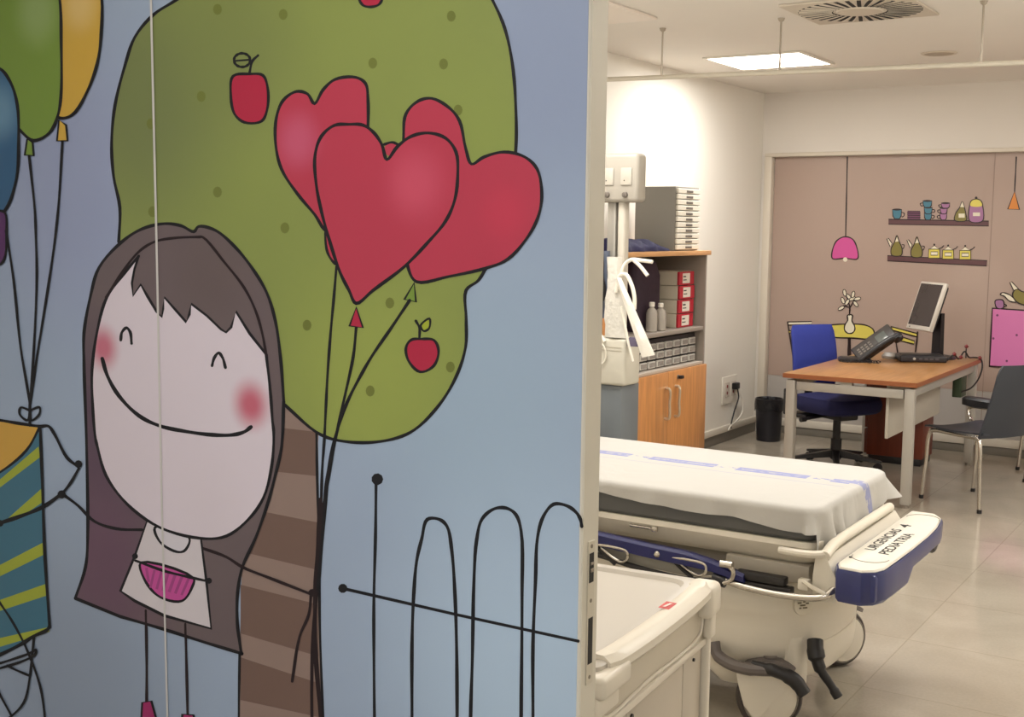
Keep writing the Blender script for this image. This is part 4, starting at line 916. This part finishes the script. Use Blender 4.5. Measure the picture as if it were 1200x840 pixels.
# folded blue cloth
bm_ = MB(); rg = []
for i in range(26):
    t = i / 25; y = 6.12 + .60 * t; h = .075 * min(1, (1 - t) * 3.2 + .15) * (.85 + .12 * math.sin(i * 1.3)); w_ = .15 * (.9 + .08 * math.sin(i * .9))
    rg.append([(-3.31 + w_ * math.cos(a), y + .006 * math.sin(3 * a + i), 1.470 + h * max(0, math.sin(a)) ** .7 + (.006 * math.sin(5 * a + i) if .3 < a < 2.8 else 0)) for a in [PI * k / 14 for k in range(15)]])
bm_.loft(rg, closed=True); props(bm_.build('blue_cloth', mat('navy cloth', (24, 22, 66), .8, var=.4, scale=18, bump=.8, bscale=30), angle=60), 'crumpled navy blue cloth lying on top of the cabinet', 'cloth')

# ================================================================== MONITORING STAND BEHIND THE STRETCHER
SY = 4.88
ms = thing('equipment_stand', 'ivory equipment stand with socket panel on top, between stretcher and cabinet', 'stand', (-2.58, SY, 0))
M_iv = mat('ivory metal', (190, 182, 168), .4, var=.03); M_alu = mat('pole aluminium', (150, 145, 136), .35, .3)
MB().box(-2.62, -2.575, SY - .01, SY + .05, .93, 1.74, .01).build('pole', M_alu, ms)
MB().box(-2.565, -2.53, SY - .015, SY + .04, .93, 1.75, .012, 3).build('pole', M_iv, ms)
b = MB(); b.box(-2.75, -2.455, SY - .04, SY + .05, 1.715, 1.93, .018, 3); sp_ = b.build('socket_panel', mat('panel ivory', (160, 153, 141), .45, var=.02), ms)
M_sock = mat('socket white', (178, 171, 159), .4)
for x in (-2.60, -2.51, -2.69):
    b = MB(); b.box(x - .027, x + .027, SY - .046, SY - .04, 1.79, 1.865, .003); so = b.build('socket', M_sock, sp_)
    b = MB(); b.lathe([(.018, 0), (.018, -.0005), (0, -.0008)], (x, SY - .0455, 1.81), 20, axis=Vector((0, 1, 0))); b.build('socket_ring', mat('socket ring', (176, 168, 154), .4), so)
    b = MB(); b.cyl((x - .008, SY - .0465, 1.81), (x - .008, SY - .0470, 1.81), .003, 10); b.build('socket_hole', M_black, so)
    b = MB(); b.lathe([(.013, 0), (.012, -.012), (.007, -.014), (0, -.014)], (x - .004, SY - .04, 1.748), 18, axis=Vector((0, 1, 0))); b.build('knob', mat('knob grey', (110, 102, 94), .35, .3), sp_)
b = MB(); b.box(-2.655, -2.472, SY - .09, SY + .06, .905, 1.115, .014, 3); wb = b.build('white_box', mat('box ivory', (200, 195, 180), .42, var=.02), ms)
for z in (1.075, 1.06): 
    b = MB(); b.box(-2.60, -2.49, SY - .0915, SY - .0905, z, z + .003); b.build('groove', mat('groove', (176, 168, 150), .5), wb, smooth=False)
b = MB(); b.box(-2.665, -2.495, SY - .075, SY + .10, .06, .904, .006); b.build('base_cabinet', mat('blue grey metal', (104, 110, 114), .45, var=.04), ms)
for (x, y) in ((-2.64, SY - .04), (-2.52, SY - .04), (-2.64, SY + .07), (-2.52, SY + .07)):
    b = MB(); b.lathe([(.015, -.011), (.03, -.01), (.03, .01), (.015, .011)], (x, y, .03), 18, axis=Vector((1, 0, 0))); b.build('caster_wheel', M_rubber, ms)
M_tub = mat('white tubing', (226, 220, 206), .35, var=.03); M_wrap = mat('clear wrap', (208, 204, 194), .3, var=.12, scale=30, bump=.9, bscale=60)
FY = SY - .06
b = MB(); rg = []
for i in range(14):
    t = i / 13; z = 1.475 - .355 * t; hw = .028 + .022 * min(1, max(0, (t - .25) * 3)) + (.003 * math.sin(i * 2.1)); cx = -2.548 + .02 * t
    if t < .3: hw = .036 - .02 * t
    rg.append([(cx + hw * math.cos(a) * (1 + .12 * math.sin(a * 5 + i * .3)), FY - .01 + .022 * math.sin(a), z) for a in [2 * PI * k / 20 for k in range(20)]])
b.loft(rg); props(b.build('wrapped_tubing', M_wrap), 'bundle of breathing tube in clear wrap hanging down the stand pole', 'tubing')
at_ = lambda x, z, dy=0: (x, FY - .015 + dy, z)
b = MB(); b.tube([at_(-2.515, 1.34), at_(-2.508, 1.40), at_(-2.49, 1.445), at_(-2.46, 1.465), at_(-2.41, 1.463), at_(-2.357, 1.458)], .0085, 10); b.tube([at_(-2.445, 1.462, -.004), at_(-2.415, 1.44, -.006), at_(-2.376, 1.398, -.006)], .0085, 10)
props(b.build('hose_fork', M_tub), 'white forked hose end sticking out to the right of the stand', 'hose')
b = MB(); b.tube([at_(-2.52, 1.32, -.02), at_(-2.505, 1.395, -.02), at_(-2.475, 1.40, -.02), at_(-2.445, 1.355, -.02), at_(-2.43, 1.30, -.02), at_(-2.43, 1.25, -.02)], .009, 10); props(b.build('hose_loop', M_tub), 'white curved hose loop hooked beside the wrapped bundle', 'hose')
rg = []
for i in range(12):
    t = i / 11; x = -2.505 + .155 * t; z = 1.385 - .335 * t; w_ = .012 + .018 * t
    rg.append([(x - w_, FY - .05, z - w_ * .25), (x, FY - .058 - .004 * math.sin(i), z), (x + w_, FY - .05, z + w_ * .25), (x + w_, FY - .044, z + w_ * .25), (x, FY - .05, z), (x - w_, FY - .044, z - w_ * .25)])
b = MB(); b.loft(rg); props(b.build('white_strap', mat('white webbing', (232, 226, 214), .6, bump=.6, bscale=200)), 'long flat white strap hanging diagonally across the cabinet front', 'strap')
b = MB(); b.tube([at_(-2.50, 1.26, -.01), at_(-2.47, 1.14, -.01), at_(-2.455, 1.08, -.01), at_(-2.435, 1.02, -.01)], .006, 8); props(b.build('thin_hose', M_tub), 'thin white hose hanging between the strap and the white box', 'hose')
b = MB(); b.loft([se(-2.445, FY - .01, .030, .012, 1.085, 2, 14), se(-2.44, FY - .01, .036, .014, 1.105, 2, 14), se(-2.44, FY - .01, .022, .010, 1.125, 2, 14)]); props(b.build('lilac_clip', mat('lilac plastic', (96, 88, 112), .5)), 'lilac grey clip at the bottom of the thin white hose', 'clip')
b = MB(); b.tube([at_(-2.635, 1.60), at_(-2.635, 1.50), at_(-2.615, 1.40), at_(-2.60, 1.34), at_(-2.60, 1.28)], .014, 10); b.tube([at_(-2.63, 1.55, .01), at_(-2.615, 1.45, .01), at_(-2.625, 1.32, .01), at_(-2.62, 1.18, .01)], .012, 10); props(b.build('black_cable', M_black), 'black cable coiled down the left side of the stand', 'cable')
b = MB(); b.loft([[(x, FY + .01 + .004 * math.sin(z * 40), z), (x + .05 + .006 * math.sin(z * 30), FY + .005, z), (x + .05, FY + .03, z), (x, FY + .03, z)] for x, z in [(-2.64 + .01 * t / 8, 1.50 - .30 * t / 8) for t in range(9)]]); props(b.build('grey_cuff', mat('slate cuff', (92, 100, 116), .7, var=.15)), 'slate grey pressure cuff hanging beside the black cable', 'cuff')
b = MB(); b.tube([(-2.60 + .038 * math.cos(a), SY - .10 - .004 * math.sin(2 * a), 1.045 + .05 * math.sin(a)) for a in [2 * PI * k / 16 for k in range(16)]], .0035, 8, closed=True); b.tube([(-2.57, SY - .10, 1.10), (-2.61, SY - .09, 1.15), (-2.635, SY - .08, 1.20), (-2.66, SY - .08, 1.23)], .007, 8); b.tube([(-2.60, SY - .09, 1.19), (-2.62, SY - .09, 1.15), (-2.65, SY - .09, 1.12)], .01, 8)
props(b.build('coiled_tube', M_tub), 'loop of thin clear tube hanging in front of the white box', 'tube')

# ================================================================== SOCKET, BIN
so = thing('wall_socket', 'white double wall socket with plugged in cables on the left wall', 'socket', (XL, 8.66, .28))
b = MB(); b.box(XL + .001, XL + .014, 8.54, 8.82, .285, .495, .005); b.build('plate', M_white, so)
for y in (8.62, 8.74):
    b = MB(); b.box(XL + .014, XL + .017, y - .045, y + .045, .34, .45, .003); md = b.build('socket_module', mat('module white', (206, 196, 184), .5), so)
    for z in (.37, .42):
        b = MB(); b.cyl((XL + .0171, y, z), (XL + .0178, y, z), .013, 14); b.build('socket_hole', mat('socket red', (130, 40, 40), .5), md)
b = MB(); b.box(XL + .018, XL + .06, 8.70, 8.77, .39, .44, .008); props(b.build('power_plug', M_black), 'black power plug in the upper part of the wall socket', 'plug')
b = MB(); b.box(XL + .018, XL + .055, 8.76, 8.80, .35, .385, .008); props(b.build('power_plug', M_white), 'white power plug beside the black plug in the wall socket', 'plug')
b = MB(); b.tube([(XL + .05, 8.74, .39), (XL + .06, 8.74, .33), (XL + .045, 8.70, .22), (XL + .04, 8.66, .13), (XL + .042, 8.655, .095)], .006, 8); props(b.build('power_cable', M_black), 'black cable running from the wall socket down to the trunking', 'cable')
b = MB(); b.tube([(XL + .05, 8.79, .355), (XL + .06, 8.83, .28), (XL + .06, 8.82, .20), (XL + .05, 8.72, .14), (XL + .045, 8.64, .12), (XL + .042, 8.60, .09)], .006, 8); props(b.build('power_cable', M_white), 'white cable curving from the wall socket down to the trunking', 'cable')
bn = thing('waste_bin', 'round black waste bin lined with a black bag beside the left wall', 'bin', (-3.33, 8.86, 0))
b = MB(); b.lathe([(.085, 0), (.09, .004), (.104, .30), (.106, .315), (.103, .318), (.098, .30), (.084, .012), (0, .01)], (-3.33, 8.86, 0), 36); b.build('bin_body', mat('bin black', (24, 24, 32), .35, var=.1), bn)
b = MB(); rg = []
for i, (r_, z) in enumerate(((.108, .235), (.110, .26), (.109, .30), (.107, .322), (.100, .326), (.092, .30), (.085, .2))):
    rg.append([(-3.33 + (r_ + .003 * math.sin(k * 2.3 + i) * (1 if i < 3 else .4)) * math.cos(2 * PI * k / 40), 8.86 + (r_ + .003 * math.sin(k * 1.7 + i)) * math.sin(2 * PI * k / 40), z + (.012 * math.sin(k * .8) if i == 0 else 0)) for k in range(40)])
b.loft(rg, caps=False); b.build('bin_bag', mat('bin bag', (16, 16, 22), .25, bump=.8, bscale=40), bn, recalc=False)

# ================================================================== DESK
M_desk = wood('desk beech', (170, 122, 74), 'y', .28); M_dedge = mat('desk edge', (150, 88, 50), .4); M_dmet = mat('desk beige metal', (172, 166, 156), .4, var=.02)
TX0, TX1, TY0, TY1 = -2.59, -1.79, 7.10, 8.78
dk = thing('office_desk', 'beech topped office desk with beige metal legs in front of the printed wall', 'desk', ((TX0 + TX1) / 2, (TY0 + TY1) / 2, 0))
b = MB(); b.box(TX0 + .003, TX1 - .003, TY0 + .003, TY1 - .003, .712, .74, .002); b.build('desk_top', M_desk, dk)
b = MB()
for q in ((TX0, TX1, TY0, TY0 + .003), (TX0, TX1, TY1 - .003, TY1), (TX0, TX0 + .003, TY0 + .003, TY1 - .003), (TX1 - .003, TX1, TY0 + .003, TY1 - .003)): b.box(q[0], q[1], q[2], q[3], .7122, .7385)
b.build('edge_band', M_dedge, dk, smooth=False)
for (x, y) in ((TX0 + .045, TY0 + .04), (TX1 - .045, TY0 + .04), (TX0 + .045, TY1 - .04), (TX1 - .045, TY1 - .04)):
    b = MB(); b.box(x - .028, x + .028, y - .028, y + .028, .02, .70, .006); lg = b.build('leg', M_dmet, dk)
    b = MB(); b.cyl((x, y, 0), (x, y, .0195), .022, 18); b.build('foot', M_steel, lg)
b = MB(); b.box(TX0 + .08, TX1 - .08, TY0 + .02, TY0 + .05, .64, .692, .003); b.box(TX0 + .35, TX0 + .42, TY0 + .02, TY0 + .05, .692, .711); b.build('front_rail', M_dmet, dk)
b = MB(); b.box(TX0 + .08, TX1 - .08, TY1 - .05, TY1 - .02, .64, .70, .003); b.build('back_rail', M_dmet, dk)
for x in (TX0 + .03, TX1 - .06): b = MB(); b.box(x, x + .03, TY0 + .072, TY1 - .072, .65, .70, .003); b.build('side_rail', M_dmet, dk)
b = MB(); b.box(-1.99, -1.972, TY0 + .10, TY1 - .35, .385, .705, .003); b.build('modesty_panel', mat('modesty panel', (196, 188, 174), .42, var=.02), dk)
# pedestal
M_mah = wood('red brown laminate', (112, 50, 32), 'z', .4)
pd = thing('drawer_pedestal', 'red brown drawer pedestal on casters under the far end of the desk', 'drawer pedestal', (-2.3, 8.5, 0))
MB().box(-2.46, -2.08, 8.46, 8.74, .05, .60, .003).build('case', M_mah, pd)
for k in range(3):
    b = MB(); b.box(-2.48, -2.461, 8.465, 8.735, .06 + k * .18, .23 + k * .18, .003); dr = b.build('drawer', M_mah, pd)
    b = MB(); b.tube([(-2.481, 8.54, .17 + k * .18), (-2.50, 8.54, .17 + k * .18), (-2.50, 8.66, .17 + k * .18), (-2.481, 8.66, .17 + k * .18)], .005, 8, False); b.build('handle', M_steel, dr)
b = MB(); b.box(-2.45, -2.09, 8.47, 8.73, .0, .049, .004); b.build('plinth', M_black, pd)

# ---- swivel chair
def placeM(x, y, rz): return Matrix.Translation((x, y, 0)) @ Matrix.Rotation(rz, 4, 'Z')
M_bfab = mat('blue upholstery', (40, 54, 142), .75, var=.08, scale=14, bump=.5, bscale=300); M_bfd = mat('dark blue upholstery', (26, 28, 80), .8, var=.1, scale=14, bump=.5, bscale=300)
cx, cy, cr_ = -2.565, 8.11, math.radians(-30)
sc_ = thing('swivel_chair', 'blue upholstered swivel office chair with black five-star base behind the desk', 'office chair', (cx, cy, 0), cr_)
CM = placeM(cx, cy, cr_)
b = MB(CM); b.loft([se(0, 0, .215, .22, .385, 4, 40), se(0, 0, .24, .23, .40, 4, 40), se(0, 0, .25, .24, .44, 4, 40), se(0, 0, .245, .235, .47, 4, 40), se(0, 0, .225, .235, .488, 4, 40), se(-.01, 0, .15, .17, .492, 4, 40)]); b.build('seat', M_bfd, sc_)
b = MB(CM); rg = []
for i in range(11):
    t = i / 10; z = .515 + .435 * t; hw = .186 + .010 * math.sin(PI * t) if 0 < t < 1 else .175; xo = -.235 - .05 * t + .02 * math.sin(PI * t)
    th = .032 if 0 < i < 10 else .016
    rg.append([(xo - th * math.cos(a) * (1 if abs(math.sin(a)) < .97 else .6) - .02 * math.cos(math.asin(max(-1, min(1, math.sin(a))))) , hw * math.copysign(abs(math.sin(a)) ** .55, math.sin(a)), z) for a in [2 * PI * k / 28 for k in range(28)]])
b.loft(rg); b.build('backrest', M_bfab, sc_)
b = MB(CM); b.box(-.31, -.285, -.03, .03, .40, .80, .008); b.box(-.30, -.05, -.03, .03, .355, .385, .006); b.box(-.285, -.20, -.235, -.205, .34, .52, .01); b.box(-.26, -.05, -.235, -.10, .335, .365, .01); b.build('back_bar', M_black, sc_)
b = MB(CM); b.box(-.12, .12, -.08, .08, .335, .384, .012); b.tube([(-.02, -.08, .36), (-.02, -.2, .35), (-.02, -.26, .345)], .01, 10); b.cyl((-.02, -.26, .345), (-.02, -.30, .343), .018, 14); b.build('mechanism', M_black, sc_)
b = MB(CM); b.cyl((0, 0, .08), (0, 0, .34), .026, 20); b.cyl((0, 0, .06), (0, 0, .20), .036, 20); b.build('gas_column', M_black, sc_)
for k in range(5):
    a = 2 * PI * k / 5 + .55; T2 = CM @ Matrix.Rotation(a, 4, 'Z')
    b = MB(T2); b.loft([[(.02, -.028, .075), (.02, .028, .075), (.02, .022, .125), (.02, -.022, .125)], [(.28, -.016, .062), (.28, .016, .062), (.28, .012, .08), (.28, -.012, .08)], [(.31, -.012, .062), (.31, .012, .062), (.31, .009, .075), (.31, -.009, .075)]]); b.build('base_arm', M_black, sc_)
    b = MB(T2)
    for s_ in (-.014, .014): b.lathe([(.012, -.008), (.026, -.007), (.028, 0), (.026, .007), (.012, .008)], (.285, s_, .029), 18, axis=Vector((0, 1, 0)))
    b.cyl((.285, 0, .03), (.285, 0, .064), .008, 10); b.build('caster_wheel', M_black, sc_)

# ---- visitor chairs
M_shell = mat('slate plastic shell', (52, 56, 64), .42, var=.05); M_shelld = mat('black plastic pad', (30, 30, 34), .45)
def visitor(x, y, rz, label, arm):
    v = thing('visitor_chair', label, 'chair', (x, y, 0), rz, group='visitor chairs by the desk'); T = placeM(x, y, rz)
    b = MB(T); rg = []
    for i in range(11):
        t = i / 10; xx = .24 - .43 * t; z = .452 - .012 * math.sin(PI * t) - (.012 if i == 0 else 0); hw = .20 + .02 * math.sin(PI * min(1, t + .2))
        rg.append([(xx, -hw, z + .008), (xx, -hw * .5, z - .002), (xx, 0, z - .004), (xx, hw * .5, z - .002), (xx, hw, z + .008), (xx, hw, z - .004), (xx, hw * .5, z - .016), (xx, 0, z - .018), (xx, -hw * .5, z - .016), (xx, -hw, z - .004)])
    b.loft(rg); b.build('seat', M_shell, v)
    b = MB(T); rg = []
    for i in range(15):
        t = i / 14; z = .425 + .43 * t; xx = -.185 - .10 * t ** 1.1 - .012 * math.sin(PI * t); hw = (.21 - .03 * t) * (1 if i < 13 else (.96 if i == 13 else .86)); cv = .028
        rg.append([(xx + cv, -hw, z), (xx + .006, -hw * .55, z), (xx, 0, z), (xx + .006, hw * .55, z), (xx + cv, hw, z), (xx + cv - .012, hw, z), (xx - .008, hw * .55, z), (xx - .014, 0, z), (xx - .008, -hw * .55, z), (xx + cv - .012, -hw, z)])
    b.loft(rg); b.build('backrest', M_shell, v)
    for (sx, sy) in ((1, -1), (1, 1), (-1, -1), (-1, 1)):
        b = MB(T); px = .20 if sx > 0 else -.17
        b.tube([(px * .8, sy * .195, .425), (px, sy * .205, .41), (px + sx * .018, sy * .212, .22), (px + sx * .035, sy * .218, .012)], .0115, 12); lg = b.build('leg', M_chrome, v)
        b = MB(T); b.cyl((px + sx * .036, sy * .2185, 0), (px + sx * .035, sy * .218, .022), .014, 14); b.build('rubber_foot', M_black, lg)
    for sy in (-1, 1):
        b = MB(T); b.tube([(.21, sy * .195, .424), (0, sy * .2, .422), (-.16, sy * .197, .424)], .0105, 10, False); b.build('seat_rail', M_chrome, v)
    if arm:
        b = MB(T); b.tube([(.22, -.205, .42), (.30, -.235, .45), (.32, -.245, .51), (.20, -.245, .525), (0, -.23, .52), (-.17, -.205, .50)], .009, 10); ab = b.build('arm_tube', M_chrome, v)
        b = MB(T); b.loft([se(.25, -.245, .05, .03, .522, 2.4, 20), se(.24, -.245, .13, .045, .532, 2.6, 20), se(.24, -.245, .13, .045, .57, 2.6, 20), se(.24, -.245, .11, .032, .585, 2.6, 20)]); b.build('armrest', M_shelld, ab)
visitor(-1.515, 7.54, math.radians(150), 'slate plastic visitor chair with chrome legs and one armrest beside the desk', True)
visitor(-1.23, 8.62, math.radians(196), 'slate plastic visitor chair partly cut off at the right, behind the nearer one', False)

# ---- things on the desk
mc = Vector((-2.13, 8.56, 1.10)); nx_ = Vector((-.73, -.69, 0)).normalized()
tl = math.radians(17); N3 = (nx_ * math.cos(tl) + Vector((0, 0, 1)) * math.sin(tl)).normalized(); Rt3 = Vector((0, 0, 1)).cross(nx_).normalized(); U3 = N3.cross(Rt3).normalized()
mo = thing('computer_monitor', 'silver framed computer monitor on a black stand at the far end of the desk', 'monitor', (-2.06, 8.62, .741))
MM = Matrix((Rt3, U3, N3)).transposed().to_4x4(); MM.translation = mc
b = MB(MM); b.box(-.158, .158, -.172, .168, -.03, -.0, .006); b.build('bezel', mat('silver bezel', (206, 200, 190), .35, .2), mo)
b = MB(MM); b.box(-.143, .143, -.142, .152, .0002, .0012); b.build('screen', mat('dark screen', (58, 50, 50), .22, var=.1), mo, smooth=False)
b = MB(MM); b.box(-.145, .145, -.15, .15, -.05, -.0302, .01); b.build('rear_shell', M_black, mo)
b = MB(MM); b.cyl((-.11, -.158, 0), (-.11, -.158, .003), .005, 12); b.build('power_button', M_black, mo)
fx = mc - N3 * .05 + Vector((.045, .01, 0))
b = MB(); b.loft([[(fx.x - .035, fx.y + .0, .76), (fx.x + .03, fx.y - .04, .76), (fx.x + .05, fx.y - .01, .76), (fx.x - .01, fx.y + .03, .76)], [(fx.x - .03, fx.y + .0, 1.05), (fx.x + .03, fx.y - .04, 1.05), (fx.x + .045, fx.y - .01, 1.05), (fx.x - .01, fx.y + .03, 1.05)]]); b.build('stand_neck', M_black, mo)
b = MB(); b.loft([se(fx.x, fx.y, .13, .11, .7412, 2.6, 28), se(fx.x, fx.y, .12, .10, .757, 2.6, 28), se(fx.x, fx.y, .06, .05, .766, 2.6, 28)]); b.build('stand_foot', M_black, mo)
KM = placeM(-2.085, 8.33, math.radians(26))
kb = thing('desk_scanner', 'low black device with rounded edges in front of the monitor', 'device', (-2.10, 8.36, .741), math.radians(26))
b = MB(KM); b.box(-.15, .15, -.09, .09, .741, .785, .008, 3); b.build('case', mat('charcoal plastic', (40, 36, 40), .35, var=.1), kb)
b = MB(KM); b.box(-.135, .135, -.075, .075, .7851, .79, .002); b.build('top_plate', M_black, kb)
b = MB(KM); b.cyl((-.06, -.0905, .765), (-.06, -.094, .765), .009, 14); b.build('button', mat('silver button', (200, 196, 190), .3, .5), kb)
for i in range(4):
    b = MB(KM); b.box(-.03 + i * .035, -.008 + i * .035, -.0925, -.0902, .758, .77, .001, 1); b.build('button', mat('small grey button', (84, 80, 84), .4), kb)
# phone
PM = placeM(-2.40, 8.06, math.radians(22))
ph = thing('desk_phone', 'black desk telephone with raised handset at the middle of the desk', 'telephone', (-2.40, 8.06, .741), math.radians(22))
b = MB(PM); b.loft([rr(-.15, .06, -.07, .09, .03, .741), rr(-.15, .06, -.07, .09, .03, .757), rr(-.135, .05, -.055, .08, .03, .768)]); b.build('phone_base', mat('phone black', (34, 31, 32), .35, var=.1), ph)
TT = PM @ Matrix.Translation((.045, .0, .795)) @ Matrix.Rotation(math.radians(-38), 4, 'Y') @ Matrix.Rotation(math.radians(34), 4, 'X')
b = MB(TT); b.box(-.08, .215, -.02, .13, -.034, .012, .010, 3); b.build('keypad_body', mat('phone charcoal', (56, 51, 49), .4, var=.1), ph)
kp = None
for i in range(4):
    for j in range(3):
        b = MB(TT); b.box(-.05 + i * .028, -.032 + i * .028, .018 + j * .024, .034 + j * .024, .0122, .016, .002, 1); b.build('key', mat('phone key', (120, 112, 104), .45), ph)
b = MB(TT); b.box(.09, .165, .012, .09, .0122, .015, .002); b.build('display', mat('phone display', (92, 96, 92), .2), ph)
b = MB(TT); b.tube([(-.11, -.045, .02), (-.05, -.045, .034), (.07, -.045, .04), (.16, -.045, .034), (.215, -.045, .02)], .021, 12); b.loft([se(-.11, -.045, .032, .026, -.006, 2.4, 18), se(-.11, -.045, .034, .028, .02, 2.4, 18), se(-.105, -.045, .024, .022, .034, 2.4, 18)]); b.loft([se(.205, -.045, .034, .028, -.006, 2.4, 18), se(.205, -.045, .036, .03, .02, 2.4, 18), se(.2, -.045, .026, .022, .036, 2.4, 18)]); b.build('handset', M_black, ph)
b = MB(PM); pts = []
for i in range(60):
    t = i / 59; a = i * 1.35; pts.append((-.13 + .02 * math.cos(a) + .26 * t * .9, -.095 + .01 * math.sin(a) - .01 * math.sin(t * 9), .7505 + .007 * math.sin(a)))
b.tube(pts, .0028, 6, False); b.build('coiled_cord', M_black, ph)
b = MB(); b.loft([se(-2.30, 8.36, .05, .035, .7412, 2.4, 20), se(-2.30, 8.36, .055, .038, .76, 2.4, 20), se(-2.30, 8.36, .035, .022, .782, 2.4, 20)]); props(b.build('grey_mouse', mat('grey plastic', (132, 126, 118), .4)), 'small rounded grey computer mouse between telephone and black device', 'mouse')
b = MB(); b.tube([(-1.93, 8.40, .75), (-1.90, 8.46, .785), (-1.88, 8.50, .755), (-1.86, 8.58, .80), (-1.84, 8.62, .76), (-1.82, 8.70, .752), (-1.785, 8.72, .745), (-1.77, 8.72, .70), (-1.775, 8.66, .62), (-1.80, 8.55, .56), (-1.84, 8.45, .54)], .0055, 8)
cb = thing('cable_bundle', 'black cable with red plugs hanging over the far right corner of the desk', 'cable', (-1.85, 8.6, .741))
b.build('cable', M_black, cb)
M_rp = mat('red plug', (116, 26, 30), .4)
for (x, y, z) in ((-1.90, 8.46, .79), (-1.85, 8.58, .835), (-1.785, 8.70, .752), (-1.87, 8.52, .765)):
    b = MB(); b.lathe([(.005, -.011), (.011, -.010), (.013, 0), (.011, .010), (.005, .011)], (x, y, z), 14, axis=Vector((.6, .3, .5))); b.build('plug', M_rp, cb)
b = MB(); b.tube([(-1.85, 8.58, .755), (-1.852, 8.585, .80), (-1.85, 8.58, .83)], .004, 8); b.build('plug_stem', M_black, cb)
b = MB(); b.box(-1.90, -1.84, 8.45, 8.60, .50, .65, .006); 
props(b.build('adapter_box', mat('dark green box', (52, 66, 44), .5, var=.2)), 'dark green box hanging under the far end of the desk top', 'box')
# ================================================================== LIGHT
def area(name, loc, size, power, col=(1, .98, .95), rot=(0, 0, 0), sy=None):
    l = bpy.data.lights.new(name, 'AREA'); l.energy = power; l.color = col; l.size = size
    if sy: l.shape = 'RECTANGLE'; l.size_y = sy
    o = bpy.data.objects.new(name, l); COL.objects.link(o); o.location = loc; o.rotation_euler = rot
for i, (x, y, p) in enumerate([(-2.87, 7.43, 28), (-2.6, 4.2, 24), (-.7, 4.5, 22), (.6, 7.4, 34)]):
    area('ceiling_lamp', (x, y, HC - .03), .58, p)
for (x, y, p) in [(-1.3, -.2, 20), (.7, -.9, 26)]:
    area('corridor_lamp', (x, y, HC - .03), .58, p, (.93, .96, 1.04))
area('added_ceiling_fill', (-1.9, 2.35, 1.95), .8, 30, rot=(math.radians(150), 0, 0))  # added fill to lift the ceiling, out of view behind the door
area('added_ceiling_fill', (1.0, 5.2, 1.9), .9, 44, rot=(math.radians(180), 0, 0))  # second added fill for the ceiling, out of view on the right
w = bpy.data.worlds.new('world'); SC.world = w; w.use_nodes = True
w.node_tree.nodes['Background'].inputs[0].default_value = (.9, .86, .8, 1); w.node_tree.nodes['Background'].inputs[1].default_value = .15
SC.view_settings.view_transform = 'Standard'; SC.view_settings.look = 'None'; SC.view_settings.exposure = 0; SC.view_settings.gamma = 1
